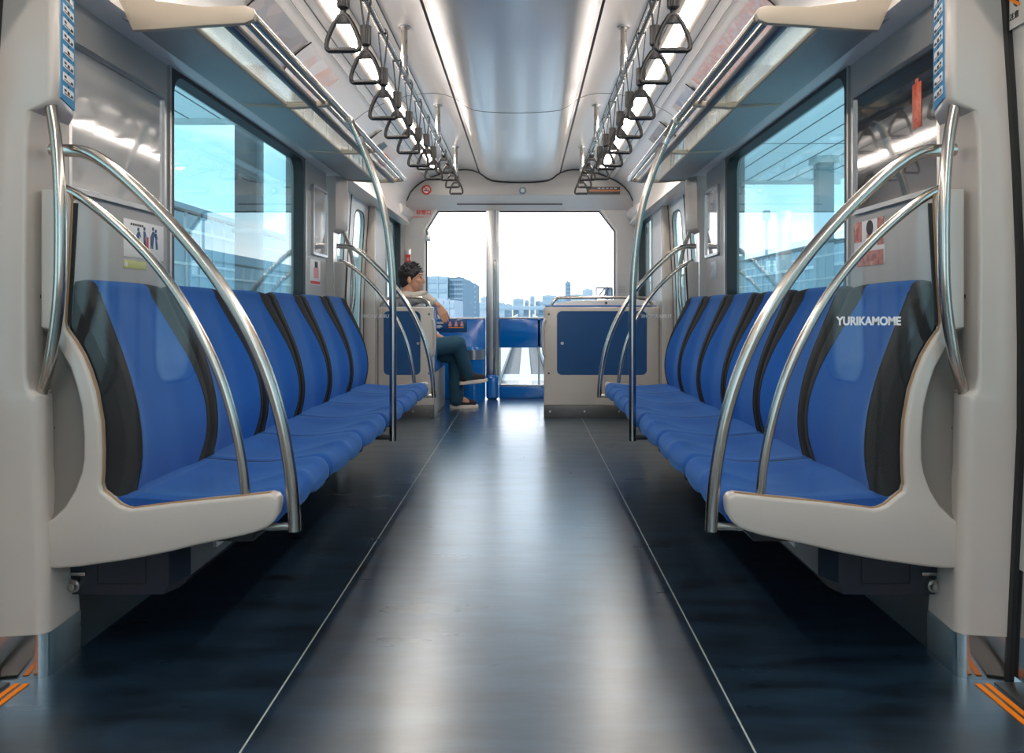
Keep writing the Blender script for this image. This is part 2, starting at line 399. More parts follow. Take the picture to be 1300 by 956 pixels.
# side walls
def side_wall(s):
    m = MB()
    def seg(y0, y1, z0, z1, x0=XW, x1=1.25): m.box(x0, x1, y0, y1, z0, z1)
    seg(2.03, 4.76, 0, .90); seg(2.03, 2.66, .90, 1.76); seg(4.29, 4.76, .90, 1.76); seg(2.66, 4.29, 1.715, 1.76)
    # end bay
    seg(6.28, Y1, 0, .72); seg(6.28, 6.80, .72, 1.76); seg(7.58, Y1, .72, 1.76); seg(6.80, 7.58, 1.735, 1.76)
    # above doors and behind the viewpoint
    seg(4.76, 6.28, 1.755, 1.80, 1.17); seg(.62, 2.03, 1.755, 1.80, 1.17)
    seg(Y0, .62, 0, .9); seg(Y0, -1.3, .9, 1.76); seg(.3, .62, .9, 1.76); seg(-1.3, .3, 1.715, 1.76)
    m.build('wall_'+SIDE[s], 'greywall', side=s, kind='structure')
    MB().box(1.25, 1.29, Y0, Y1, 1.76, 2.36).build('wall_'+SIDE[s], 'greywall', side=s, kind='structure')
    # sloped dark skirting under the benches
    MB().prism([(1.155, 0.0), (1.155, 0.15), (1.147, 0.15), (1.10, 0.001), (1.10, 0.0)], 2.035, 4.755).build('baseboard_'+SIDE[s], 'darkwall', side=s, kind='structure')
for s in (-1, 1): side_wall(s)

wn = 0
def side_window(s, y0, y1, z0, z1, fw, r, mt='glass_teal', frame='black', inner=True):
    global wn
    wn += 1
    g = MB().box(XW+.028, XW+.034, y0-.01, y1+.01, z0-.01, z1+.01).build('window_%d' % wn, mt, side=s, kind='structure')
    MB().ring(y0, y1, z0, z1, fw, XW-.006, XW+.05, ri=r, ro=.01).build('window_frame', frame, parent=g, side=s)
    if inner:
        MB().ring(y0-fw, y1+fw, z0-fw, z1+fw, .012, XW-.010, XW+.002, ri=.01, ro=.012).build('window_surround', 'alu', parent=g, side=s)
for s in (-1, 1):
    side_window(s, 2.69, 4.262, .93, 1.687, .028, .07)
    side_window(s, 6.84, 7.54, .76, 1.70, .035, .05)
    side_window(s, -1.26, .26, .94, 1.675, .04, .07)

# sliding doors
dn = 0
def door_leaf(s, y0, y1):
    global dn
    dn += 1
    x0, x1 = 1.232, 1.262
    m = MB(); wy0, wy1, wz0, wz1 = y0+.13, y1-.13, .62, 1.62
    m.ring(wy0, wy1, wz0, wz1, .02, x0, x1, ri=.10)
    m.box(x0, x1, y0, y1, 0.02, wz0-.019); m.box(x0, x1, y0, y1, wz1+.019, 1.755); m.box(x0, x1, y0, wy0-.019, wz0-.02, wz1+.02); m.box(x0, x1, wy1+.019, y1, wz0-.02, wz1+.02)
    d = m.warp().build('door_%d' % dn, 'door', side=s, kind='structure')
    MB().box(x0+.012, x0+.018, wy0-.005, wy1+.005, wz0-.005, wz1+.005).warp().build('door_glass', 'glass_teal', parent=d, side=s)
    MB().ring(wy0, wy1, wz0, wz1, .008, x0-.003, x0+.004, ri=.10, ro=.108).warp().build('glazing_seal', 'black', parent=d, side=s)
    MB().box(x0-.004, x1+.002, y1-.006, y1+.003, .02, 1.755).warp().build('door_edge_seal', 'black', parent=d, side=s)
    MB().box(x0-.0015, x0+.002, y0+.01, y1-.01, .02, .27).warp().build('kick_plate', 'mirror', parent=d, side=s)
for s in (-1, 1):
    for y0 in (5.02, 5.64): door_leaf(s, y0, y0+.61)
    for y0 in (.645, 1.257): door_leaf(s, y0, y0+.61)
    for (a, b) in ((.62, 1.85), (5.02, 6.26)):
        # threshold with its orange line
        t = MB().box(1.155, 1.25, a, b, -.004, .006, bev=.002)
        t.box(1.235, 1.245, a, b, .006, .012)
        sill = trim(t, 'sill_steel')
        sill['kind'] = 'structure'
        if s == -1:
            sill.scale = (-1, 1, 1)
        for xx in (1.11, 1.132):
            o = MB().box(xx, xx+.013, a, b, .0002, .0022).build('orange_line', 'orange', parent=None, side=s)
            o.parent = sill
            if s == -1: o.scale = (-1, 1, 1)
# reset mirrored parents to plain meshes
for o in list(bpy.data.objects):
    if o.scale.x < 0 and o.type == 'MESH' and o.parent is None:
        o.data.transform(Matrix.Diagonal((-1, 1, 1, 1))); o.data.flip_normals(); o.scale = (1, 1, 1)
for o in list(bpy.data.objects):
    if o.type == 'MESH' and o.parent and o.scale.x < 0: o.scale = (1, 1, 1)

# door pillars (symmetrical near / far)
def pillar_loop(z, near_y, dirn, xf, xr, rr):
    """cross-section at height z; near_y is the face towards the door, dirn=+1 body extends to +y"""
    yd = lambda d: near_y+dirn*d
    L = [(xf, yd(.17))]
    for k in range(7):                      # rounded ridge
        a = k/6*PI/2
        L.append((xr+rr-rr*math.cos(a), yd(.012+rr-rr*math.sin(a))))
    L += [(1.17, yd(.004)), (OUT(z), yd(0)), (OUT(z), yd(.17))]
    return [(x, y, z) for x, y in L]
def pillar(s, ny, dirn):
    xf = [(0, 1.094), (.12, 1.096), (.3, 1.112), (.5, 1.136), (.68, 1.14)]
    xr = [(0, 1.088), (.12, 1.088), (.3, 1.096), (.5, 1.102), (.68, 1.104)]
    L = []
    for z in (.105, .2, .3, .4, .5, .6, .66): L.append(pillar_loop(z, ny, dirn, lerp(xf, z), lerp(xr, z), .03))
    for z, a, b in ((.672, 1.14, 1.105), (.676, 1.14, 1.112)): L.append(pillar_loop(z, ny, dirn, a, b, .03))
    for z, b, r in ((.69, 1.131, .012), (.72, 1.136, .010), (1.0, 1.138, .010), (1.30, 1.134, .010), (1.355, 1.126, .012)): L.append(pillar_loop(z, ny, dirn, 1.125, b, r))
    L.append(pillar_loop(1.375, ny, dirn, 1.114, 1.076, .02)); L.append(pillar_loop(1.385, ny, dirn, 1.112, 1.068, .02))
    for z in (1.45, 1.6, 1.73): L.append(pillar_loop(z, ny, dirn, 1.110, 1.066, .02))
    global tn
    tn += 1
    p = MB().loft(L).build('trim_%d' % tn, 'white', side=s, kind='structure', smooth=40)
    K = [pillar_loop(z, ny-dirn*.002, dirn, 1.092, 1.086, .028) for z in (0, .105)]
    MB().loft(K).build('kick_plate', 'mirror', parent=p, side=s, smooth=22, label='scuffed stainless steel kick plate')
    # black gap between the pillar and the door
    MB().box(1.220, 1.232, min(ny, ny-dirn*.016), max(ny, ny-dirn*.016)+.004, 0, 1.75).warp().build('door_gap_seal', 'black', parent=p, side=s)
    # grab rail
    yb = ny-dirn*.004
    pts = [(1.126, yb+dirn*.055, .61), (1.121, yb+dirn*.052, .675), (1.080, yb+dirn*.020, .76), (1.046, yb-dirn*.004, .90), (1.038, yb-dirn*.01, 1.03), (1.042, yb-dirn*.006, 1.16), (1.060, yb+dirn*.012, 1.27), (1.086, yb+dirn*.036, 1.355), (1.102, yb+dirn*.05, 1.42)]
    if dirn > 0:
        lab = 'bowed vertical steel grab rail on the %s door pillar nearest the viewer' % SIDE[s]
    else:
        lab = 'bowed vertical steel grab rail on the %s pillar past the far end of the bench' % SIDE[s]
    r = MB().tube([(s*x, y, z) for x, y, z in pts], .0135, 18).build('grab_rail', 'tube')
    tag(r, lab, 'handrail', 'bowed grab rails on the door pillars')
    return p
for s in (-1, 1):
    pillar(s, 1.865, 1); pillar(s, 5.01, -1)
    # plain filler behind far pillar towards the bench wall, and the far jamb of the far door
    j = MB().box(1.14, 1.25, 6.26, 6.30, 0, 1.76, bev=.006); trim(j, 'white')
    if s == -1:
        o = bpy.data.objects['trim_%d' % tn]; o.data.transform(Matrix.Diagonal((-1, 1, 1, 1))); o.data.flip_normals()

# end bulkhead above the front window
bz = 1.992
bulk = [(x, z) for x, z in full if z > bz]
bulk = [(-1.14, bz)]+bulk+[(1.14, bz)]
trim(MB().prism([(x*1.02, z+.01 if z > bz else z) for x, z in bulk], 7.655, 7.70), 'greywall')
# black arch bead along ceiling end
arch = [(x, 7.651, z-.004) for x, z in full if z > bz-.1]
trim(MB().tube(arch, .007, 8, sm=False), 'black')
trim(MB().prism([(7.66, 1.992), (7.86, 1.87), (7.86, 2.05), (7.66, 2.05)], -1.19, 1.19, plane='yz', bev=.004), 'ceil')
trim(MB().box(-.62, .42, 7.765, 7.785, 1.915, 1.925), 'grey_dark')
for s in (-1, 1):   # rounded corner cover pipes at the header
    trim(MB().cyl((s*1.14, 7.25, 1.81), (s*1.125, 7.84, 1.83), .065, .065, 24), 'ceil')

# front wall
def PW(px, py, Y=7.86): return W(px, py, Y)
wl, wr_ = -.935, .951
fw = MB()
fw.prism([(-1.2, 0), (wl, 0), (wl, 1.674), (-.817, 1.862), (-.817, 2.1), (-1.2, 2.1)], 7.86, 7.95)
fw.prism([(1.2, 0), (wr_, 0), (wr_, 1.66), (.794, 1.865), (.794, 2.1), (1.2, 2.1)], 7.86, 7.95)
fw.box(-.82, .80, 7.86, 7.95, 1.864, 2.1)
fw.build('wall_front', 'wall', kind='structure')
m = MB().box(-1.25, 1.25, Y0-.05, Y0, 0, .5); m.box(-1.25, 1.25, Y0-.05, Y0, 1.95, 2.35); m.box(-1.25, -.95, Y0-.05, Y0, .5, 1.95); m.box(.95, 1.25, Y0-.05, Y0, .5, 1.95)
m.build('wall_back', 'greywall', kind='structure')
wn += 1
MB().box(-.95, .95, Y0-.03, Y0-.022, .5, 1.95).build('window_%d' % wn, 'glass_front', kind='structure')  # unseen rear window, added large to let sky light in

# front windows (panes + teal seals)
wn += 1
wL = MB().prism([(-.935, .80), (-.33, .80), (-.33, 1.864), (-.817, 1.864), (-.935, 1.674)], 7.90, 7.908).build('window_%d' % wn, 'glass_front', kind='structure')
MB().tube([(-.93, 7.868, .80), (-.93, 7.868, 1.672), (-.815, 7.868, 1.857), (-.335, 7.868, 1.857)], .007, 8, sm=False).build('window_seal', 'black', parent=wL)
MB().tube([(-.955, 7.858, .80), (-.955, 7.858, 1.68), (-.832, 7.858, 1.878)], .012, 8, sm=False).build('window_surround', 'ceil', parent=wL)
wn += 1
wR = MB().prism([(-.204, .80), (.951, .80), (.951, 1.66), (.794, 1.864), (-.204, 1.864)], 7.90, 7.908).build('window_%d' % wn, 'glass_front', kind='structure')
MB().tube([(.945, 7.868, .80), (.945, 7.868, 1.658), (.79, 7.868, 1.857), (-.2, 7.868, 1.857)], .008, 8, sm=False).build('window_seal', 'black', parent=wR)
MB().tube([(.97, 7.858, .80), (.97, 7.858, 1.665), (.808, 7.858, 1.878)], .012, 8, sm=False).build('window_surround', 'ceil', parent=wR)

# emergency door in the front wall: blue panel, clear lower pane, blue sill, steel post and pull bar
dn += 1
d = MB().box(-.204, .951, 7.84, 7.90, .50, .79, bev=.01).build('door_%d' % dn, 'gloss_blue', kind='structure')
MB().box(-.20, .95, 7.87, 7.876, .13, .51).build('lower_glass', 'glass_front', parent=d)
MB().box(-.204, .96, 7.82, 7.90, 0, .115, bev=.006).build('sill', 'gloss_blue', parent=d)
MB().box(-.204, .96, 7.83, 7.90, .115, .135, bev=.003).build('threshold_bar', 'alu', parent=d)
MB().box(-.204, .96, 7.835, 7.90, .79, .803, bev=.003).build('ledge', 'ceil', parent=d)
MB().box(-.205, -.19, 7.85, 7.90, .1, .8).build('pane_edge', 'alu', parent=d)
MB().box(.18, .20, 7.84, 7.90, .1, .8).build('pane_edge', 'alu', parent=d)
post = MB().box(-.335, -.205, 7.80, 7.90, .16, 1.866, bev=.012); post.box(-.235, -.225, 7.795, 7.80, .16, 1.86)
post = trim(post, 'alu')
MB().tube([(-.245, 7.79, 1.36), (-.245, 7.755, 1.33), (-.245, 7.75, 1.1), (-.245, 7.75, .5), (-.245, 7.755, .22), (-.245, 7.79, .19)], .016, 12).build('pull_bar', 'tube', parent=post)

# ================================================================ LIGHTS IN THE CEILING
for s in (-1, 1):
    x = .775; z = pz(x)
    sl = (pz(.81)-pz(.74))/.07
    t = thing('ceiling_light', 'long fluorescent strip light above the %s row of hanging straps' % SIDE[s], 'ceiling light', (s*x, 3.0, z), 'ceiling strip lights')
    h = MB()
    for a, b in ((.722, .744), (.806, .828)):
        h.prism([(a, pz(a)+.002), (a, pz(a)-.010), (b, pz(b)-.010), (b, pz(b)+.002)], Y0+.05, 7.3, bev=.002)
    h.build('housing', 'lamp_frame', parent=t, side=s)
    MB().prism([(.745, pz(.745)+.001), (.747, pz(.745)-.016), (.775, pz(.775)-.024), (.803, pz(.805)-.016), (.805, pz(.805)+.001)], Y0+.05, 7.3).build('diffuser', 'lamp', parent=t, side=s)

# ================================================================ STRAP RAILS, STRAPS
RX, RZ = .528, 2.012
def strap_rail(s):
    t = thing('strap_rail', 'long steel ceiling bar carrying the %s row of hanging straps' % SIDE[s], 'handrail', (s*RX, 4.5, RZ), 'ceiling strap rails')
    MB().tube([(RX, -1.0, RZ), (RX, 6.95, RZ)], .014, 14, sm=False).build('bar', 'tube', parent=t, side=s)
    for y in (1.2, 2.5, 3.79, 5.25, 6.6):
        ztop = pz(RX)
        p = MB().cyl((RX, y, RZ+.08), (RX, y, ztop), .016, .016, 14).build('post', 'tube', parent=t, side=s)
        m = MB().cyl((RX, y, RZ-.005), (RX, y, RZ+.09), .0185, .0185, 14)
        m.tube([(RX+.017, y-.03, RZ+.03), (RX+.018, y, RZ-.002), (RX, y, RZ-.022), (RX-.018, y, RZ-.002), (RX-.017, y-.03, RZ+.03)], .006, 8)
        m.build('clamp', 'alu', parent=p, side=s)
        MB().cyl((RX, y, ztop-.008), (RX, y, ztop+.002), .03, .03, 20).build('flange', 'alu', parent=p, side=s)
for s in (-1, 1): strap_rail(s)

def make_strap(zb, s):
    """hanging strap, handle bottom at height zb, looped on the bar"""
    t = thing('hanging_strap', '', 'hanging strap', (0, 0, zb))
    H = .118; w = .058
    # triangular handle ring
    pts = []
    def arc(cx, cz, r, a0, a1, n=5):
        for k in range(n+1):
            a = a0+(a1-a0)*k/n; pts.append((cx+r*math.cos(a), 0, cz+r*math.sin(a)))
    arc(w-.018, .018, .014, -PI/2, PI*.08)
    pts += [(w-.006, 0, .035), (w-.014, 0, .058), (w-.026, 0, .085)]
    arc(0, H-.016, .018, PI*.12, PI*.88, 6)
    pts += [(-w+.026, 0, .085), (-w+.014, 0, .058), (-w+.006, 0, .035)]
    arc(-w+.018, .018, .014, PI*.92, PI*1.5)
    pts = [(x, y, z+zb+.004) for x, y, z in pts]
    m = MB().tube(pts, .0078, 10, closed=True, n=3)
    m.cyl((-w+.02, 0, zb+.009), (w-.02, 0, zb+.009), .0092, .0092, 12)
    # gusset + neck at the top of the triangle
    m.prism([(-.022, zb+.094), (.022, zb+.094), (.012, zb+.122), (.007, zb+(.124 if zb > 1.8 else .150)), (-.007, zb+(.124 if zb > 1.8 else .150)), (-.012, zb+.122)], -.006, .006, bev=.003)
    m.build('handle', 'strap', parent=t)
    short = zb > 1.8; sl_ = .012 if short else .068; sz = zb+(.122 if short else .145)
    k = MB().cyl((0, 0, sz), (0, 0, sz+sl_), .0185, .0205, 20); k.cyl((0, 0, sz-.006), (0, 0, sz+.004), .012, .0185, 16)
    for i in range(16):
        a = i*2*PI/16; k.box(.019*math.cos(a)-.001, .019*math.cos(a)+.001, .019*math.sin(a)-.001, .019*math.sin(a)+.001, sz+.002, sz+sl_-.004)
    k.build('sleeve', 'strap', parent=t)
    # band loop over the bar
    zt = RZ+.016
    path = [(.004, sz+sl_-.008)]+[(.019, RZ-.004)]+[(.0175*math.cos(a), RZ+.0175*math.sin(a)) for a in [PI*i/8 for i in range(9)]]+[(-.019, RZ-.004), (-.004, sz+sl_-.008)]
    b = bmesh.new(); L = []
    for i, (x, z) in enumerate(path):
        a = Vector(path[max(0, i-1)]); c_ = Vector(path[min(len(path)-1, i+1)]); tt = (c_-a).normalized(); n = Vector((tt.y, -tt.x))
        L.append([(x+n.x*.0015, -.010, z+n.y*.0015), (x+n.x*.0015, .010, z+n.y*.0015), (x-n.x*.0015, .010, z-n.y*.0015), (x-n.x*.0015, -.010, z-n.y*.0015)])
    b.free(); MB().loft(L).build('band', 'black', parent=t)
    return t
ords = ['first', 'second', 'third', 'fourth', 'fifth', 'sixth', 'seventh', 'eighth', 'ninth', 'tenth', 'eleventh', 'twelfth', 'thirteenth']
protos = {}
def copy_tree(o, parent=None):
    c_ = o.copy(); COL.objects.link(c_); c_.parent = parent
    for ch in list(o.children): copy_tree(ch, c_)
    return c_
for s in (-1, 1):
    spots = [(2.52+.354*k, {0: 1.70, 1: 1.70, 6: 1.70, 7: 1.70}.get(k, 1.655)) for k in range(8)]+[(5.63, 1.85), (5.95, 1.85), (6.3, 1.85), (6.65, 1.85)]
    for i, (y, zb) in enumerate(spots):
        if zb not in protos: protos[zb] = o = make_strap(zb, s)
        else: o = copy_tree(protos[zb])
        o.location = (s*RX, y, zb); o.rotation_euler = (0, 0, math.radians(random.uniform(-5, 5)))
        kind = 'short' if zb > 1.8 else ('long' if zb < 1.68 else 'mid-length')
        o['label'] = 'black %s triangular hanging strap, %s from the viewer in the %s row' % (kind, ords[i], SIDE[s])
        o['category'] = 'hanging strap'; o['group'] = 'hanging straps on the ceiling bars'

# ================================================================ LUGGAGE RACKS
def rack(s):
    t = thing('luggage_rack', 'glass and steel overhead luggage rack along the %s wall above the bench' % SIDE[s], 'luggage rack', (s*.9, 2.2, 1.7), 'overhead luggage racks')
    ys = [2.215, 3.12, 4.04, 4.95]
    br = [(1.10, 1.78), (1.045, 1.662), (.98, 1.664), (.85, 1.674), (.73, 1.682), (.706, 1.692), (.700, 1.708), (.708, 1.724), (.73, 1.732), (.85, 1.728), (.98, 1.745), (1.06, 1.80), (1.095, 1.86), (1.10, 1.86)]
    MB().prism(br, ys[0]-.012, ys[0]+.010, bev=.004).build('bracket', 'beige', parent=t, side=s, label='beige end bracket')
    for y in ys[1:]:
        MB().prism([(1.09, 1.72), (1.06, 1.688), (.86, 1.676), (.72, 1.684), (.71, 1.695), (.72, 1.706), (.86, 1.70), (1.06, 1.712), (1.10, 1.76)], y-.014, y+.014, bev=.003).build('bracket', 'beige', parent=t, side=s)
    MB().prism([(1.09, 1.705), (1.05, 1.692), (.905, 1.688), (.895, 1.683), (.893, 1.690), (.905, 1.698), (1.05, 1.704), (1.085, 1.716)], ys[0]+.01, ys[-1]+.01).build('shelf_panel', 'groove', parent=t, side=s)
    MB().box(.885, .897, ys[0]+.01, ys[-1]+.01, 1.680, 1.697, bev=.002).build('panel_edge', 'beige', parent=t, side=s)
    for a, b in zip(ys, ys[1:]):
        MB().box(.80, .886, a+.014, b-.014, 1.686, 1.692).build('glass_panel', 'glass_rack', parent=t, side=s)
    MB().box(.768, .800, ys[0]+.01, ys[-1]+.02, 1.678, 1.702, bev=.006).build('inner_rail', 'grey_alu', parent=t, side=s)
    MB().tube([(.742, ys[0]+.01, 1.700), (.742, ys[-1]+.03, 1.700)], .009, 12, sm=False).build('middle_rail', 'tube', parent=t, side=s)
    MB().tube([(.712, ys[0]+.008, 1.703), (.712, ys[-1]+.03, 1.703)], .014, 14, sm=False).build('front_rail', 'tube', parent=t, side=s)
    return t
M['grey_alu'] = mat('grey_aluminium', C(128, 132, 134), 0.35, metal=0.8)
for s in (-1, 1): rack(s)

# ================================================================ BENCHES
PIT = (BY1-BY0)/6; HP = PIT/2
def back_x(z): return clerp([(.40, .945), (.50, .935), (.60, .945), (.70, .970), (.80, 1.002), (.90, 1.040), (.97, 1.068)], z)
def blue_w(z): return clerp([(.40, .185), (.50, .200), (.60, .203), (.72, .188), (.84, .160), (.96, .132)], z)
def bump(v, z):     # bolster projection towards the aisle
    k = clerp([(.40, .016), (.55, .034), (.70, .036), (.85, .022), (.97, .010)], z)
    a = abs(v)
    up = max(0.0, min(1.0, (a-.09)/.12)); up = up*up*(3-2*up)
    dn_ = max(0.0, (a-.222)/(HP-.222)); 
    return k*up-(.034)*dn_**2
def ztop(v):
    a = abs(v)/HP
    return .958-.014*a**4-.03*max(0, (a-.9)/.1)**2
ZB = .405
def bench(s):
    t = thing('bench', 'long six-place bench with bright blue bucket seats along the %s wall' % SIDE[s], 'bench', (s*.9, (BY0+BY1)/2, 0), 'long blue benches')
    for i in range(6):
        yc = BY0+PIT*(i+.5)
        def P(v, q):            # q 0 bottom .. 1 top, >1 rolls over the top
            zt = ztop(v)
            if q <= 1:
                z = ZB+(zt-.03-ZB)*q; return (back_x(z)-bump(v, z), yc+v, z)
            a = (q-1)*PI*.75
            z0 = zt-.03; x0 = back_x(z0)-bump(v, z0); r = .03
            return (x0+r*(1-math.cos(a)), yc+v, z0+r*math.sin(a))
        def rng(lo, hi):        # panel between two lateral borders (functions of z)
            def fn(u, w):
                q = u*2.0 if u < .5 else 1+(u-.5)*2
                zt = ZB+(.93-ZB)*min(q, 1)
                a, b = lo(zt), hi(zt)
                return P(a+(b-a)*w, q)
            return fn
        # map u so that most rows lie on the face
        def remap(fn): return lambda u, w: fn((u/.8)*.5 if u < .8 else .5+(u-.8)/.2*.5, w)
        back = lambda co: Vector((min(co.x+.07, 1.145) if co.z < .93 else co.x+.02, co.y, co.z if co.z < .93 else co.z-.03))
        g = MB().solidify(remap(rng(lambda z: -blue_w(z), lambda z: blue_w(z))), 30, 18, back)
        b = g.build('backrest', 'blue', parent=t, side=s, smooth=50)
        for sg in (-1, 1):
            lo = (lambda z, sg=sg: sg*blue_w(z)); hi = (lambda z, sg=sg: sg*(HP-.001))
            MB().solidify(remap(rng(lo, hi)), 30, 8, back).build('side_bolster', 'bolster', parent=b, side=s, smooth=50)
            MB().tube([P(sg*(blue_w(z)), (z-ZB)/(ztop(blue_w(z))-.03-ZB)) for z in [ZB+(.925-ZB)*k/14 for k in range(15)]], .0028, 6, n=2).build('seam_piping', 'black', parent=b, side=s)
        # cushion
        def cz(x, v):
            a = abs(v)/HP
            d = (x-.53)/(.95-.53)           # 0 front .. 1 back
            base = .418+.006*math.cos(d*PI*2)+.006*(1-d)
            dish = -.018*(1-a**2)*math.sin(PI*min(1, max(0, (d-.15)/.85)))**1.0
            pom = .012*math.exp(-(v/.035)**2)*max(0, 1-abs(d-.12)/.5)
            grv = -.010*max(0, (a-.93)/.07)**2
            side = .007*math.sin(min(1, max(0, (a-.55)/.35))*PI/2)*(1-d*.5)
            return base+dish+pom+grv+side
        def cf(u, w):
            v = (w*2-1)*(HP-.0006); a = abs(v)/HP
            xf = .546+.008*a**2.2+.007*max(0, (a-.94)/.06)**2
            if u < .62:                      # top
                x = .965-(.965-xf-.03)*(u/.62); return (x, yc+v, cz(x, v))
            k = (u-.62)/.38                  # front roll and underside
            x1 = xf+.03; z1 = cz(x1, v)
            if k < .6:
                a2 = k/.6*PI*.62; r = .047
                return (x1-.042*math.sin(a2), yc+v, z1-r*(1-math.cos(a2)))
            a2 = PI*.62; k2 = (k-.6)/.4
            return (x1-.042*math.sin(a2)+.05*k2+.0, yc+v, z1-.047*(1-math.cos(a2))-.008*k2)
        cb = lambda co: Vector((min(max(co.x+.0, .60)+.02, .97), co.y, .355))
        MB().solidify(cf, 44, 26, cb).build('seat_cushion', 'cushion', parent=t, side=s, smooth=50)
        if i < 5:
            yy = BY0+PIT*(i+1)
            MB().tube([(q_[0]-.0005, yy, q_[2]+.0005) for q_ in [cf(.02+.90*k/24, 1.0) for k in range(25)]], .0052, 6, n=2).build('cushion_seam', 'black', parent=t, side=s)
    MB().box(.62, 1.14, BY0+.03, BY1-.03, .30, .345, bev=.01).build('under_frame', 'black', parent=t, side=s)
    MB().box(1.06, 1.145, BY0+.03, BY1-.03, .30, .80, bev=.01).build('back_shell', 'black', parent=t, side=s)
    # perforated hanger bracket below the near end of the seat
    for y in (2.2, 4.5):
        m = MB()
        m.box(.80, .81, y-.02, y+.34, .262, .272); m.box(.80, .81, y-.02, y+.34, .222, .232)
        for k in range(7): m.box(.80, .81, y-.02+k*.056, y-.002+k*.056, .23, .265)
        m.box(.80, .81, y, y+.012, .26, .31); m.box(.80, .81, y+.3, y+.312, .26, .31)
        m.build('perforated_bracket', 'alu', parent=t, side=s)
    return t
for s in (-1, 1): bench(s)

# heater boxes under the benches
for s in (-1, 1):
    t = thing('heater_box', 'dark heater box on the floor wall beneath the %s bench' % SIDE[s], 'heater', (s*1.0, 2.0, .16), 'heater boxes under the benches')
    pl = [(1.13, 2.0), (.85, 2.0), (.82, 2.06), (.82, 4.70), (.85, 4.76), (1.13, 4.76)]
    ch = [(1.13, 2.002), (.865, 2.002), (.845, 2.055), (.845, 4.70), (.865, 4.755), (1.13, 4.755)]
    MB().loft([[(x, y, .156) for x, y in ch], [(x, y, .185) for x, y in pl], [(x, y, .296) for x, y in pl]]).build('casing', 'heater', parent=t, side=s, smooth=20)
    MB().ring(.91, 1.03, .185, .262, .0025, 1.9985, 2.0005, plane='xz', ri=.004, ro=.005).build('access_panel', 'black', parent=t, side=s)
    k = MB().cyl((1.085, 1.985, .182), (1.085, 2.0, .182), .016, .020, 20); k.cyl((1.085, 1.974, .182), (1.085, 1.986, .182), .010, .012, 16)
    k.box(1.060, 1.110, 1.994, 2.0, .206, .214, bev=.001); k.box(1.083, 1.087, 1.971, 1.975, .176, .188)
    k.build('lock', 'steel', parent=t, side=s)

# ================================================================ BENCH END PANELS
def Rp(px, py, Y=BY0): x, z = W(px, py, Y); return (x, z)
frame_px = [(920, 640), (920, 632), (924, 626.5), (931, 624), (970.6, 628.6), (1010, 632.5), (1050, 636.5), (1090, 641.5), (1104, 643.5), (1112, 642), (1120, 638.5), (1141.5, 621), (1144, 612), (1143, 598),
            (1142.5, 570), (1144, 535), (1151, 494.5), (1159, 470), (1167, 450.6), (1178, 432), (1188, 418), (1190, 408), (1187, 360), (1184, 300), (1182, 256), (1185, 247), (1196, 241), (1219, 241), (1219, 300), (1219, 360), (1219, 416), (1206, 419),
            (1203, 425), (1194, 445), (1182, 466), (1174, 490), (1168, 515), (1165, 551), (1165, 580), (1168, 598), (1176, 620), (1188, 640), (1203, 655), (1219, 664), (1219, 719), (1193, 718.5), (1170, 716.5), (1145, 713), (1116, 709), (1088, 704), (1056, 697.5), (1025, 690), (992, 683), (963, 677), (945, 671.5), (934.5, 667), (926, 659), (921, 650)]
inner_px = frame_px[3:26]
outer_rail_px = [(1212, 190), (1196, 191), (1176, 192), (1160, 197), (1146, 205), (1128, 218), (1100, 243), (1062, 281), (1024, 325), (990, 372), (960, 424), (936, 480), (920, 535), (910, 590), (905, 635), (903, 674)]
inner_rail_px = [(1204, 236), (1188, 243), (1168, 254), (1140, 276), (1108, 305), (1076, 340), (1046, 382), (1018, 432), (996, 482), (980, 535), (970, 585), (965, 629)]
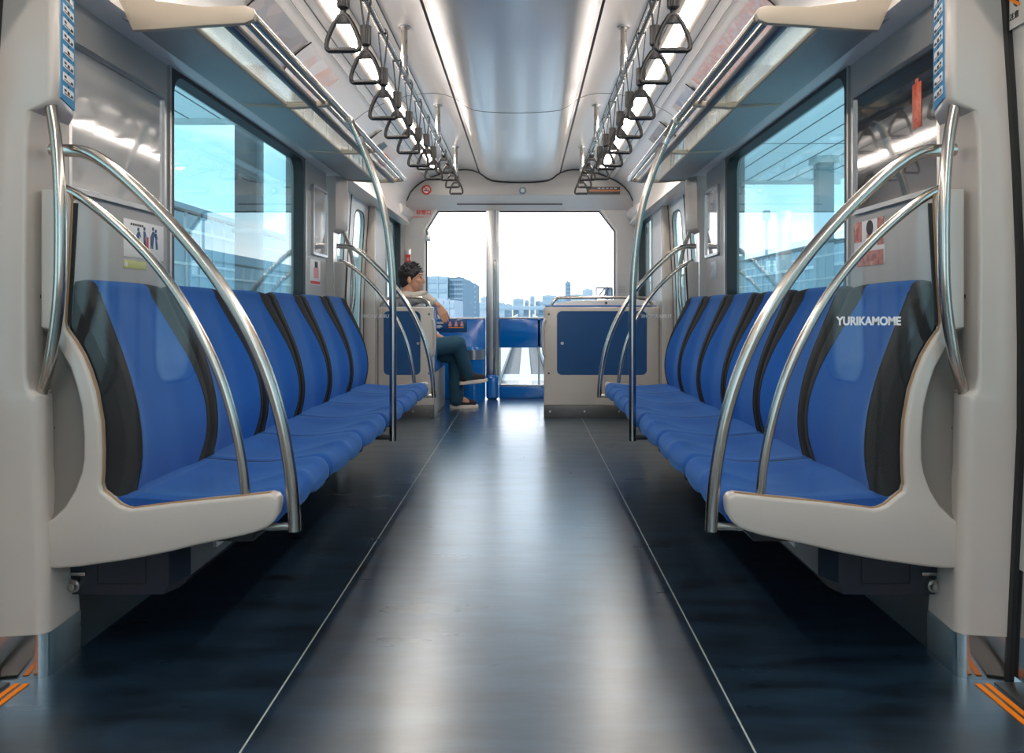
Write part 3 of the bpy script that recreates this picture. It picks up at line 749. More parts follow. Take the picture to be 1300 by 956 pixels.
def end_panel(s, Y, dirn, lab):
    """dirn +1: bench lies towards +y of the panel"""
    t = thing('bench_end_panel', lab, 'partition', (s*.9, Y, .4), 'glazed end panels of the benches')
    def fr(l): return [Rp(*p) for p in l]
    MB().prism(fr(frame_px), Y-.024, Y+.024, bev=.009, seg=3).build('panel_frame', 'white', parent=t, side=s, smooth=40)
    sc = [(1200, 428), (1194, 445), (1182, 466), (1174, 490), (1168, 515), (1165, 551), (1165, 580), (1168, 598), (1176, 620), (1188, 640), (1203, 655), (1219, 666), (1219, 416)]
    cx, cz_ = Rp(1215, 545)
    L = []
    for q, d in ((1.0, .0), (.93, .016), (.8, .026), (.5, .032), (.02, .034)):
        L.append([(cx+(x-cx)*q, Y-dirn*.012+dirn*d, cz_+(z-cz_)*q) for x, z in fr(sc)])
    MB().loft(L, caps=False).build('scooped_recess', 'scoop', parent=t, side=s)
    gp = fr([(970, 634), (1050, 640), (1104, 648), (1120, 643), (1146, 622), (1147, 570), (1155, 494), (1172, 448), (1193, 412), (1187, 300), (1186, 246), (1168, 255), (1140, 277), (1108, 306), (1076, 341), (1046, 383), (1018, 433), (996, 483), (980, 536), (970, 586)])
    MB().prism(gp, Y-.004, Y+.004).build('glass_panel', 'glass_clear', parent=t, side=s)
    MB().tube([(x, Y-dirn*.012, z) for x, z in fr(inner_px)], .0035, 8, n=2).build('edge_trim', 'tan', parent=t, side=s)
    MB().tube([(x, Y, z) for x, z in fr([(1189, 414), (1186.5, 360), (1183, 300), (1181, 258)])], .0065, 8).build('black_seal', 'black', parent=t, side=s)
    o = MB().tube([(x, Y, z) for x, z in fr(outer_rail_px)], .0155, 18, n=5)
    o.tube([(fr([(903, 668)])[0][0], Y, fr([(903, 668)])[0][1]), (.60, Y+dirn*.01, .345), (.66, Y+dirn*.012, .335)], .011, 12, sm=False)
    o.build('outer_rail', 'tube', parent=t, side=s, smooth=60)
    MB().tube([(x, Y, z) for x, z in fr(inner_rail_px)], .0115, 16, n=5).build('inner_rail', 'tube', parent=t, side=s, smooth=60)
    return t
for s in (-1, 1):
    e1 = end_panel(s, BY0, 1, 'white end panel with glass and curved steel rails, near end of the %s bench' % SIDE[s])
    e2 = end_panel(s, BY1+.03, -1, 'white end panel with glass and curved steel rails, far end of the %s bench' % SIDE[s])
    if s == 1:
        text('lettering', 'YURIKAMOME', .0285, 'paper', (.894, BY0-.0055, .851), (PI/2, 0, 0), parent=e1, label='silver-white YURIKAMOME lettering', bold=.0011, sx=.86)
    text('lettering', 'YURIKAMOME', .030, 'paper', (s*.865, BY1+.036, .838), (PI/2, 0, PI), parent=e2, bold=.0006)

# mid-bench poles
for s in (-1, 1):
    pts = [(.705, 3.42, 1.70), (.685, 3.42, 1.66), (.645, 3.42, 1.57), (.60, 3.42, 1.45), (.562, 3.42, 1.32), (.538, 3.42, 1.18), (.524, 3.42, 1.02), (.520, 3.42, .86), (.520, 3.42, .6), (.520, 3.42, .31)]
    t = thing('grab_pole', 'steel pole curving up from the middle of the %s bench to the rack' % SIDE[s], 'handrail', (s*.52, 3.42, .31), 'mid-bench grab poles')
    MB().tube(pts, .0155, 18, n=8).build('pole', 'tube', parent=t, side=s, smooth=60)
    MB().cyl((.520, 3.42, .325), (.66, 3.43, .325), .011, .011, 14).build('foot_bar', 'grey_dark', parent=t, side=s)
    MB().cyl((.712, 3.40, 1.703), (.712, 3.44, 1.703), .020, .020, 18).build('top_clamp', 'alu', parent=t, side=s)
    MB().cyl((.668, 3.42, 1.625), (.656, 3.42, 1.598), .0175, .0175, 18).build('collar', 'alu', parent=t, side=s)

# ================================================================ WALL FRAMES, STICKERS
def wall_frame(s, y0, y1, m, lab):
    t = thing('advert_frame', lab, 'picture frame', (s*XW, (y0+y1)/2, 1.39), 'framed panels on the side walls')
    MB().ring(y0, y1, 1.205, 1.575, .014, XW-.014, XW+.001, ri=.006, ro=.01).build('frame', 'alu', parent=t, side=s)
    MB().box(XW-.006, XW-.002, y0-.002, y1+.002, 1.203, 1.577).build('panel', m, parent=t, side=s)
    return t
wall_frame(-1, 2.07, 2.60, 'ad_light', 'glossy pale grey framed panel on the left wall beside the near pillar')
wf = wall_frame(1, 2.07, 2.60, 'ad_dark', 'glossy dark framed panel on the right wall beside the near pillar')
wall_frame(-1, 4.45, 4.74, 'ad_light', 'small glossy framed panel on the left wall past the big window')
wall_frame(1, 4.45, 4.74, 'ad_light', 'small glossy framed panel on the right wall past the big window')
# reflection of an orange card, painted onto the dark panel
oc = MB().box(XW-.0075, XW-.0065, 2.165, 2.215, 1.385, 1.51, bev=.0003); oc.box(XW-.0075, XW-.0065, 2.182, 2.198, 1.51, 1.522)
M['card_reflection'] = print_mat('card_reflection', [C(196, 84, 56), C(214, 110, 80), C(180, 70, 50)], 90, 5)
oc.build('card_reflection', 'card_reflection', parent=wf, side=1)

def flat_on_wall(s, y0, y1, z0, z1, m, name, lab, cat, group=None):
    o = MB().box(XW-.0018, XW+.0, y0, y1, z0, z1, bev=.0004).build(name, m, side=s)
    return tag(o, lab, cat, group)
# left near: seat manners poster
st = flat_on_wall(-1, 2.36, 2.62, 1.04, 1.155, 'paper', 'wall_sticker', 'white sticker with little dark human figures on the left wall by the window', 'sticker')
def bits(parent, s, lst):
    for (y0, y1, z0, z1, m, nm) in lst:
        MB().box(XW-.0030, XW-.0018, y0, y1, z0, z1).build(nm, m, parent=parent, side=s)
fig = MB()
for (yy, hh, lean) in ((2.44, .05, .010), (2.49, .055, -.004), (2.535, .06, .012), (2.57, .055, -.008)):
    fig.prism([(yy-.006, 1.075), (yy-.002, 1.075), (yy, 1.075+hh*.45), (yy+.003, 1.075), (yy+.008, 1.075), (yy+.006+lean, 1.075+hh*.75), (yy+.014+lean, 1.075+hh*.6), (yy+.006+lean, 1.075+hh*.95), (yy-.004+lean, 1.075+hh*.95), (yy-.008, 1.075+hh*.6)], XW-.0030, XW-.0018, plane='yz')
    fig.cyl((XW-.0030, yy+lean*.8, 1.075+hh*1.08), (XW-.0018, yy+lean*.8, 1.075+hh*1.08), .006, .006, 12)
fig.build('printed_figures', 'navy', parent=st, side=-1)
MB().box(XW-.0030, XW-.0018, 2.50, 2.513, 1.07, 1.11).build('red_figure', 'red', parent=st, side=-1)
tx = MB()
for k in range(6): tx.box(XW-.0026, XW-.0018, 2.40+k*.014, 2.41+k*.014, 1.138, 1.145)
tx.build('printed_text', 'grey_dark', parent=st, side=-1)
M['yellow'] = mat('yellow_green_print', C(196, 196, 120), 0.5)
yl = flat_on_wall(-1, 2.36, 2.50, 1.005, 1.030, 'yellow', 'wall_sticker', 'narrow yellow-green sticker on the left wall above the nearest seat', 'sticker')
yt = MB().cyl((XW-.0028, 2.374, 1.0175), (XW-.0018, 2.374, 1.0175), .008, .008, 16)
yt.build('printed_dot', 'paper', parent=yl, side=-1)
# right near: reddish priority sticker
st = flat_on_wall(1, 2.40, 2.62, 1.02, 1.165, 'paper', 'wall_sticker', 'red-brown and white printed sticker on the right wall by the window', 'sticker')
M['redbrown'] = print_mat('red_brown_print', [C(176, 84, 66), C(196, 110, 92), C(150, 60, 50), C(210, 150, 130)], 60, 6)
bits(st, 1, [(2.40, 2.445, 1.08, 1.165, 'redbrown', 'printed_block'), (2.56, 2.62, 1.10, 1.165, 'redbrown', 'printed_block'), (2.405, 2.615, 1.02, 1.066, 'redbrown', 'printed_text'), (2.49, 2.52, 1.07, 1.12, 'redbrown', 'printed_block')])
MB().cyl((XW-.003, 2.50, 1.14), (XW-.0018, 2.50, 1.14), .024, .024, 20).build('printed_head', 'hair', parent=st, side=1)
# far stickers
st = flat_on_wall(-1, 4.40, 4.62, 1.02, 1.165, 'paper', 'wall_sticker', 'white poster with dark portrait and red foot strip on the left wall, far end', 'sticker')
bits(st, -1, [(4.41, 4.61, 1.026, 1.042, 'red', 'printed_strip'), (4.50, 4.56, 1.12, 1.155, 'hair', 'printed_head'), (4.48, 4.58, 1.06, 1.12, 'pink', 'printed_figure')])
M['bluegrey'] = print_mat('blue_grey_print', [C(176, 188, 200), C(140, 156, 172), C(200, 206, 212)], 30, 7)
flat_on_wall(1, 4.50, 4.66, 1.06, 1.16, 'bluegrey', 'wall_sticker', 'small blue-grey sticker on the right wall below the far framed panel', 'sticker')

# curved paper adverts in the ceiling cove
def cove_ad(s, y0, y1, m, lab):
    xs = [.955, .985, 1.02, 1.045, 1.068, 1.082]
    L = []
    for y in (y0, y0+.01, (y0+y1)/2, y1-.01, y1):
        lift = .018 if y in (y0, y1) else .010
        L.append([(x-lift*.6, y, pz(x)-lift*.5) for x in xs]+[(x-lift*.6+.0012, y, pz(x)-lift*.5+.001) for x in xs[::-1]])
    o = MB().loft(L).build('paper_advert', m, side=s)
    t = tag(o, lab, 'poster', 'paper adverts along the ceiling cove')
    MB().tube([(x-.008, y0-.004, pz(x)-.006) for x in (.945, .985, 1.03, 1.06, 1.085)], .003, 6).build('advert_clip', 'black', parent=o, side=s)
    return o
cove_ad(-1, 3.05, 3.62, 'poster_grey', 'grey photographic paper advert in the left ceiling cove, nearest the viewer')
cove_ad(-1, 3.66, 4.22, 'poster_pale', 'white paper advert with pale red print in the left ceiling cove')
cove_ad(1, 3.05, 4.22, 'poster_pink', 'long pink patterned paper advert in the right ceiling cove')
cove_ad(1, 4.34, 4.80, 'poster_blue', 'pale blue paper advert in the right ceiling cove behind the pink one')
w4 = cove_ad(-1, 5.45, 6.3, 'paper', 'white paper advert with orange corner in the left ceiling cove, far end')
w4b = cove_ad(1, 5.2, 5.7, 'poster_grey', 'grey paper advert in the right ceiling cove, farthest of three')
def cove_patch(parent, s, y0, y1, xa, xb, m, nm):
    MB().loft([[(x-.0125, y, pz(x)-.0095) for x in (xa, (xa+xb)/2, xb)]+[(x-.0115, y, pz(x)-.0085) for x in (xb, (xa+xb)/2, xa)] for y in (y0, y1)]).build(nm, m, parent=parent, side=s)
cove_patch(w4, -1, 5.95, 6.2, 1.02, 1.07, 'red', 'orange_print'); cove_patch(w4, -1, 5.7, 5.85, .98, 1.03, 'haze3', 'blue_print')

# blue route strips on the near pillars
M['route_blue'] = mat('route_strip_blue', C(58, 138, 184), 0.35)
def route_strip(s):
    # face of the upper pillar, from ridge (near) to far edge
    A = Vector((1.0665, 1.898)); B = Vector((1.110, 2.034)); d = (B-A).normalized(); n = Vector((-d.y, d.x))*1.0
    if n.x > 0: n = -n
    Wd = (B-A).length
    def Q(u, z, off): p = A+d*u*Wd+n*off; return (p.x, p.y, z)
    def slab(m, u0, u1, z0, z1, o0, o1, sk=0.0):
        q = [(u0, z0), (u1, z0+sk), (u1, z1+sk), (u0, z1)]
        m.loft([[Q(u, z, o0) for u, z in q], [Q(u, z, o1) for u, z in q]])
    b = MB(); slab(b, .02, .97, 1.392, 1.70, -.004, .0025)
    o = b.build('route_strip', 'route_blue', side=s, smooth=0)
    tag(o, 'blue vertical station strip with white tags on the %s near pillar' % SIDE[s], 'sign', 'blue station strips')
    z = 1.405; k = 0; w = MB(); g = MB()
    while z < 1.68:
        h = .030
        slab(w, .12, .86, z, z+.021, .0022, .0032, .008)
        for (a, b_, c_, dd) in ((.20, .34, .010, .016), (.42, .56, .0095, .0165), (.66, .80, .010, .016)):
            if (k+int(a*10)) % 4 != 1: slab(g, a, b_, z+c_, z+dd, .0032, .0037, .0015)
        slab(g, .2, .78, z+.004, z+.0058, .0032, .0037, .006)
        slab(g, .46, .54, z+.026, z+.031, .0022, .0032, .001)
        z += .0335; k += 1
    w.build('station_tags', 'paper', parent=o, side=s, smooth=0); g.build('printed_names', 'black', parent=o, side=s, smooth=0)
for s in (-1, 1): route_strip(s)

# no-leaning sticker on the right near door
M['stick_bg'] = mat('sticker_grey', C(204, 200, 194), .5)
SX = OUT(1.6)+.0085
sk = MB().box(SX-.0013, SX, 1.795, 1.862, 1.535, 1.625).build('door_sticker', 'stick_bg')
tag(sk, 'pale warning sticker with crossed-out hand on the right near door', 'sticker')
MB().prism([(1.812, 1.585), (1.822, 1.580), (1.832, 1.588), (1.836, 1.608), (1.830, 1.610), (1.827, 1.598), (1.824, 1.616), (1.820, 1.616), (1.819, 1.600), (1.813, 1.606)], SX-.0021, SX-.0013, plane='yz').build('printed_hand', 'grey_dark', parent=sk)
MB().prism([(1.806, 1.583), (1.811, 1.578), (1.858, 1.612), (1.853, 1.618)], SX-.003, SX-.0021, plane='yz').build('orange_bar', 'orange', parent=sk)
text('printed_text', '注意', .018, 'black', (SX-.002, 1.830, 1.562), (PI/2, 0, -PI/2), parent=sk)

# ================================================================ FRONT END SIGNS
# no-smoking sign on the bulkhead
x, z = W(541.5, 241, 7.65)
t = thing('no_smoking_sign', 'round red no-smoking sign on the bulkhead above the front window', 'sign', (x, 7.655, z))
MB().cyl((x, 7.648, z), (x, 7.655, z), .040, .040, 28).build('disc', 'paper', parent=t)
m = MB().tube([(x+.040*math.cos(a), 7.646, z+.040*math.sin(a)) for a in [2*PI*k/24 for k in range(24)]], .0075, 8, closed=True, n=1)
m.tube([(x-.03, 7.645, z+.03), (x+.03, 7.645, z-.03)], .005, 6, sm=False)
m.build('red_ring', 'red', parent=t)
m = MB().box(x-.026, x+.012, 7.6455, 7.648, z-.012, z-.002); m.box(x+.014, x+.022, 7.6455, 7.648, z-.012, z+.004); m.box(x-.004, x+.02, 7.6455, 7.648, z+.012, z+.017)
m.build('cigarette', 'hair', parent=t)
# display
x0, z0 = W(745.5, 246.5, 7.65); x1, z1 = W(787, 237.5, 7.65)
t = thing('display_board', 'narrow dark display board with amber lettering above the front window', 'display', ((x0+x1)/2, 7.655, z0))
MB().box(x0, x1, 7.630, 7.655, z0, z1, bev=.004).build('casing', 'grey_dark', parent=t)
m = MB()
for k in range(16): m.box(x0+.02+k*.0185, x0+.02+k*.0185+.014, 7.6285, 7.631, z0+.022, z0+.040)
m.build('amber_text', 'amber', parent=t)
m = MB()
for k in range(5): m.box(x0+.10+k*.04, x0+.125+k*.04, 7.6285, 7.631, z0+.05, z0+.056)
m.build('small_text', 'paper', parent=t)
# round speaker/clock
x, z = W(663.5, 242, 7.65)
t = MB().cyl((x, 7.640, z), (x, 7.656, z), .030, .036, 24).build('round_ceiling_fitting', 'haze3')
tag(t, 'small round grey fitting in the middle of the bulkhead', 'fitting')
MB().cyl((x, 7.637, z), (x, 7.641, z), .018, .020, 20).build('fitting_cap', 'alu', parent=t)
# emergency exit sticker
x, z = W(536, 271, 7.855)
t = thing('emergency_exit_sign', 'small red emergency exit lettering left of the front window', 'sign', (x, 7.858, z))
text('lettering', '非常口', .052, 'red', (x+.015, 7.853, z+.006), parent=t, bold=.001)
MB().box(x-.115, x+.02, 7.854, 7.858, z-.038, z-.032).build('underline', 'red', parent=t)
MB().box(x+.03, x+.08, 7.854, 7.858, z-.038, z-.033).build('small_text', 'pink', parent=t)
# call button plate, red
x, z = W(518, 334, 7.85)
t = thing('emergency_call_plate', 'grey wall plate with red card in the left front corner', 'sign', (x, 7.858, z))
MB().box(x-.03, x+.03, 7.846, 7.859, z-.10, z+.14, bev=.003).build('back_plate', 'alu', parent=t)
MB().box(x-.024, x+.026, 7.842, 7.847, z+.005, z+.085, bev=.001).build('red_card', 'red', parent=t)
MB().box(x-.012, x+.012, 7.840, 7.8425, z+.02, z+.055).build('printed_symbol', 'pink', parent=t)
# hinge block by the window
x, z = W(543.5, 301, 7.84)
t = MB().box(x-.025, x+.025, 7.82, 7.86, z-.04, z+.02, bev=.005); t.cyl((x, 7.84, z+.02), (x, 7.84, z+.06), .012, .010, 12)
tag(t.build('window_latch', 'alu'), 'small metal latch on the upper left edge of the front window', 'latch')
# vent lines on right front corner wall
x, z = W(790, 364, 7.855)
t = MB()
for k in range(5): t.box(x-.035, x+.035, 7.856, 7.859, z+.0-k*.014, z+.003-k*.014)
tag(t.build('wall_notice', 'lamp_frame'), 'faint grey lined notice on the right front corner wall', 'sticker')
# dark handset-like fittings on the right end wall
for (px, py, hh, lab) in ((806, 290, .05, 'upper'), (808, 316, .04, 'lower')):
    Yk = 7.3; z = W(0, py, Yk)[1]
    t = MB().box(XW-.03, XW, 7.62+(.0 if lab == 'upper' else .1), 7.66+(.0 if lab == 'upper' else .1), z-.02, z+hh, bev=.006)
    tag(t.build('window_catch', 'black'), '%s of two black window catches on the right end wall' % lab, 'catch', 'black window catches')

# ================================================================ FRONT PARTITIONS AND SEATS
PY = 6.42
def partition(x0, x1, bx0, bx1, knobx, lab, rail_l, rail_r):
    t = thing('seat_partition', lab, 'partition', ((x0+x1)/2, PY, 0), 'front seat partitions')
    zt = .902
    m = MB().box(x0, x1, PY, PY+.05, .097, zt, bev=.012, seg=3)
    m.build('panel', 'white', parent=t)
    MB().ring(bx0, bx1, .347, .867, .010, PY-.004, PY+.002, plane='xz', ri=.04, ro=.05).build('panel_border', 'white', parent=t)
    m = MB(); r = .04
    pts = []
    for (cx, cz_, st) in ((bx1-r, .867-r, 0), (bx0+r, .867-r, 1), (bx0+r, .347+r, 2), (bx1-r, .347+r, 3)):
        for k in range(7):
            a = (st+k/6)*PI/2; pts.append((cx+r*math.cos(a), cz_+r*math.sin(a)))
    m.prism(pts, PY-.003, PY+.003).build('blue_insert', 'navy', parent=t)
    MB().cyl((knobx, PY-.014, .605), (knobx, PY, .605), .011, .013, 16).build('knob', 'alu', parent=t)
    m = MB().box(x0, x1, PY-.004, PY+.046, 0, .10, bev=.004)
    m.build('kick_plate', 'kick_dark', parent=t)
    m = MB()
    for k in range(4): m.cyl((x0+.05+k*(x1-x0-.1)/3, PY-.007, .05), (x0+.05+k*(x1-x0-.1)/3, PY-.003, .05), .008, .008, 12)
    m.build('kick_plate_screws', 'alu', parent=t)
    ex = x0 if knobx < (x0+x1)/2 else x1; sg = 1 if ex == x0 else -1
    for zz in (.842, .36):
        MB().cyl((ex+sg*.04, PY-.005, zz), (ex+sg*.04, PY, zz), .009, .009, 12).build('screw', 'grey_dark', parent=t)
    # side grip on the aisle edge
    MB().tube([(ex+sg*.012, PY-.002, .80), (ex-sg*.004, PY-.02, .77), (ex-sg*.012, PY-.024, .66), (ex-sg*.004, PY-.02, .53), (ex+sg*.012, PY-.002, .50)], .010, 10).build('side_grip', 'white', parent=t)
    MB().tube([(rail_l, PY+.03, .88), (rail_l+.012, PY+.03, .925), (rail_l+.05, PY+.03, .965), (rail_l+.11, PY+.03, .978), (rail_r-.11, PY+.03, .978), (rail_r-.05, PY+.03, .965), (rail_r-.012, PY+.03, .925), (rail_r, PY+.03, .88)], .0125, 14).build('top_rail', 'tube', parent=t)
    return t
partition(-1.148, -.69, -1.10, -.80, -.82, 'narrow white and blue partition behind the seated man', -1.13, -.72)
partition(.206, 1.148, .312, 1.045, .355, 'wide white and blue partition on the right before the front seats', .26, 1.10)

# side seat the man sits on (left) and front double seat (right)
t = thing('side_bench', 'blue seat behind the narrow partition, where the man sits', 'seat', (-.92, 6.9, 0))
MB().box(-1.148, -.69, 6.475, 7.30, .0, .36, bev=.006).build('seat_base', 'greywall', parent=t)
MB().box(-1.12, -.685, 6.478, 7.28, .355, .445, bev=.03, seg=4).build('seat_cushion', 'cushion', parent=t)
MB().box(-1.148, -1.06, 6.478, 7.28, .44, .90, bev=.03, seg=4).build('backrest', 'blue', parent=t)
MB().box(-1.05, -.675, 6.472, 6.50, .42, .905, bev=.01).build('side_cushion', 'gloss_blue', parent=t)
t = thing('front_bench', 'cream-backed blue double seat behind the wide right partition', 'seat', (.7, 6.9, 0))
MB().box(.22, 1.145, 6.475, 7.05, .0, .36, bev=.006).build('seat_base', 'greywall', parent=t)
MB().box(.215, 1.14, 6.49, 7.05, .355, .45, bev=.03, seg=4).build('seat_cushion', 'cushion', parent=t)
MB().prism([(.25, .85), (.30, .93), (.45, .955), (.9, .965), (1.13, .95), (1.14, .85)], 6.50, 6.56, bev=.015).build('back_shell', 'ceil', parent=t)
MB().box(.215, 1.14, 6.478, 6.60, .45, .915, bev=.02, seg=3).build('backrest', 'blue', parent=t)
MB().cyl((.72, 6.478, .935), (.72, 6.50, .935), .010, .010, 12).build('knob', 'grey_dark', parent=t)

# blue console beneath the left front window
t = thing('front_console', 'blue console below the left front window with notices along its top', 'console', (-.63, 7.8, 0))
MB().box(-.935, -.34, 7.76, 7.858, 0, .79, bev=.012).build('console_body', 'gloss_blue', parent=t)
MB().box(-.935, -.34, 7.755, 7.858, .785, .803, bev=.004).build('ledge', 'ceil', parent=t)
MB().box(-.92, -.52, 7.745, 7.762, .66, .775, bev=.006).build('notice_panel', 'navy', parent=t)
m = MB()
for k, (w_, zz) in enumerate(((.11, .755), (.12, .745), (.10, .722), (.11, .712), (.09, .702))): m.box(-.87, -.87+w_, 7.742, 7.746, zz-.003, zz+.003)
m.build('printed_text', 'paper', parent=t)
for k in range(3):
    xx = -.70+k*.058; m = MB().cyl((xx+.015, 7.742, .752), (xx+.015, 7.746, .752), .012, .012, 14); m.box(xx, xx+.03, 7.742, 7.746, .715, .742)
    m.build('printed_pictogram', 'pink', parent=t)
MB().box(-.70, -.55, 7.742, 7.746, .700, .708).build('printed_line', 'orange', parent=t)
t = thing('blue_drum', 'upright glossy blue drum with ribbed silver collar below the front window', 'drum', (-.44, 7.64, 0))
MB().cyl((-.445, 7.635, 0), (-.445, 7.635, .40), .105, .105, 40).build('drum_body', 'gloss_blue', parent=t)
m = MB()
for k in range(5): m.cyl((-.445, 7.635, .40+k*.02), (-.445, 7.635, .414+k*.02), .108, .108, 40)
m.cyl((-.445, 7.635, .40), (-.445, 7.635, .49), .104, .104, 40)
m.build('ribbed_collar', 'alu', parent=t)
MB().cyl((-.445, 7.635, .49), (-.445, 7.635, .52), .105, .09, 40).build('drum_lid', 'gloss_blue', parent=t)
t = MB().box(-.33, -.21, 7.70, 7.80, 0, .24, bev=.03, seg=4)
tag(t.build('step_cover', 'gloss_blue'), 'small blue plastic cover at the foot of the front door post', 'cover')

# ================================================================ PERSON
def remeshed(mb, name, m, vox, parent=None, smooth_it=4, deci=None):
    me = bpy.data.meshes.new('r'); mb.bm.to_mesh(me); mb.bm.free()
    o = bpy.data.objects.new('r', me); COL.objects.link(o)
    r = o.modifiers.new('r', 'REMESH'); r.mode = 'VOXEL'; r.voxel_size = vox
    if smooth_it:
        sm = o.modifiers.new('s', 'SMOOTH'); sm.iterations = smooth_it; sm.factor = 0.5
    dg = bpy.context.evaluated_depsgraph_get(); out = bpy.data.meshes.new_from_object(o.evaluated_get(dg))
    bpy.data.objects.remove(o); out.name = name; out.shade_smooth(); out.materials.clear(); out.materials.append(M[m])
    ob = bpy.data.objects.new(name, out); COL.objects.link(ob)
    if parent:
        ob.parent = parent; out.transform(Matrix.Translation(-Vector(parent.location)))
    return ob
Hh = Vector((-.925, 6.80, 1.145))       # head centre; faces +x
R_sh = Vector((-.945, 6.60, .955)); L_sh = Vector((-.955, 6.98, .95))
R_el = Vector((-.80, 6.54, .99)); R_wr = Vector((-.672, 6.545, .915))
L_el = Vector((-.86, 7.08, .70)); L_wr = Vector((-.68, 7.0, .62))
hipR = Vector((-.93, 6.72, .52)); hipL = Vector((-.93, 6.90, .51))
kR = Vector((-.535, 6.84, .585)); aR = Vector((-.445, 6.95, .285))
kL = Vector((-.56, 6.98, .475)); aL = Vector((-.555, 7.02, .095))
b = MB()
# head: cranium, jaw, face
b.ball(Hh+Vector((-.012, 0, .025)), .092, (1.06, .84, 1.05))
b.ball(Hh+Vector((.025, 0, -.045)), .070, (1.0, .82, 1.05))
b.ball(Hh+Vector((.060, 0, -.088)), .028, (1.0, 1.2, .8))          # chin
b.ball(Hh+Vector((.050, 0, .022)), .045, (.9, 1.25, .9))           # brow
b.cap(Hh+Vector((.086, 0, .008)), Hh+Vector((.106, 0, -.028)), .009, .0125)   # nose
b.ball(Hh+Vector((.084, 0, -.056)), .014, (.9, 1.6, .55)); b.ball(Hh+Vector((.082, 0, -.068)), .013, (.9, 1.5, .55))  # lips
for sg in (-1, 1):
    b.ball(Hh+Vector((.058, sg*.035, -.02)), .028, (1, .8, .9))    # cheek
    b.ball(Hh+Vector((-.008, sg*.080, -.015)), .026, (.75, .35, 1.25)) # ear
b.cap(Hh+Vector((-.025, 0, -.05)), Vector((-.955, 6.79, .985)), .052, .060)
# torso, arms, legs (continuous)
b.cap((-.96, 6.79, .93), (-.95, 6.80, .60), .105, .12); b.cap(R_sh, L_sh, .055, .055)
b.cap(R_sh, R_el, .044, .036); b.cap(R_el, R_wr, .034, .025)
b.cap(L_sh, L_el, .044, .036); b.cap(L_el, L_wr, .034, .025)
b.cap(hipR, kR, .078, .056); b.cap(kR, aR, .050, .034); b.cap(hipL, kL, .078, .056); b.cap(kL, aL, .050, .034)
b.ball((-.94, 6.80, .55), .12, (1, 1.25, .8))
# feet
b.cap(aR, aR+Vector((.10, .01, -.035)), .034, .026); b.cap(aL, Vector((-.44, 7.04, .045)), .034, .026)
# right hand hanging over the partition edge, fingers drooping
def hand(b, wr, pd, nd, sidev, curl, L=1.0):
    """wr wrist, pd palm direction, nd direction fingers curl to, sidev across palm"""
    pd = pd.normalized(); nd = nd.normalized(); sidev = sidev.normalized()
    palm = wr+pd*.085*L
    for k in range(4):
        o = sidev*(.030-.020*k)
        b.cap(wr+pd*.015+o*.55, palm+o, .014, .0115)
    lens = [.070, .078, .074, .058]
    for k in range(4):
        p = palm+sidev*(.031-.0205*k); d = pd.copy()
        for j, f in enumerate((.46, .30, .24)):
            c_ = curl*(.5+.5*j)+.12*k*(.5)
            d = (pd*math.cos(c_)+nd*math.sin(c_)).normalized()
            q = p+d*lens[k]*f*L; b.cap(p, q, .0092-.0008*j, .0088-.001*j, 10); p = q
    p = wr+pd*.028+sidev*.026; q = p+(pd*.7+sidev*.6+nd*.35).normalized()*.038; r_ = q+(pd*.9+sidev*.15+nd*.35).normalized()*.032
    b.cap(p, q, .013, .0105, 10); b.cap(q, r_, .0102, .0082, 10)
hand(b, R_wr, Vector((.46, -.05, -.75)), Vector((-.15, .95, -.2)), Vector((-.80, -.25, -.46)), .35)
hand(b, L_wr, Vector((.8, -.5, -.2)), Vector((0, 0, -1)), Vector((.2, .8, 0)), .5)
man = remeshed(b, 'person', 'skin', .0045)
tag(man, 'person with short dark hair in pale shirt, jeans and canvas shoes, sitting with legs crossed', 'person')
man.data.materials.clear(); man.data.materials.append(M['skin'])
# hair
h = MB()
h.ball(Hh+Vector((-.022, 0, .046)), .098, (1.06, .90, .96))
h.ball(Hh+Vector((-.055, 0, -.012)), .066, (.9, 1.1, 1.15))
for k in range(60):
    a = random.uniform(-2.6, 2.6); e = random.uniform(.05, 1.4)
    dv = Vector((math.cos(a)*math.cos(e), math.sin(a)*math.cos(e), math.sin(e)))
    p = Hh+Vector((-.022, 0, .046))+Vector((dv.x*.094, dv.y*.080, dv.z*.086))
    h.cap(p, p+dv*.020+Vector((.016, 0, .006)), .010, .003, 8)
for sg in (-1, 1): h.cap(Hh+Vector((.012, sg*.078, .03)), Hh+Vector((.008, sg*.079, -.012)), .016, .008, 8)
hb = remeshed(h, 'hair', 'hair', .005, smooth_it=2)
# cut the hair away in front of the face
bm = bmesh.new(); bm.from_mesh(hb.data)
for v in bm.verts:
    p = v.co-Hh
    lim = .045+.055*max(0, min(1, (p.z-.02)/.06))
    if p.z < .05 and p.x > lim: v.co.x = Hh.x+lim-.02
bm.to_mesh(hb.data); bm.free(); hb.parent = man
for sg in (-1, 1):
    MB().cap(Hh+Vector((.086, sg*.018, .033)), Hh+Vector((.070, sg*.048, .036)), .0045, .003, 8).build('eyebrow', 'hair', parent=man)
    MB().ball(Hh+Vector((.080, sg*.030, .012)), .0085, (.7, 1.3, .6)).build('eye', 'hair', parent=man)
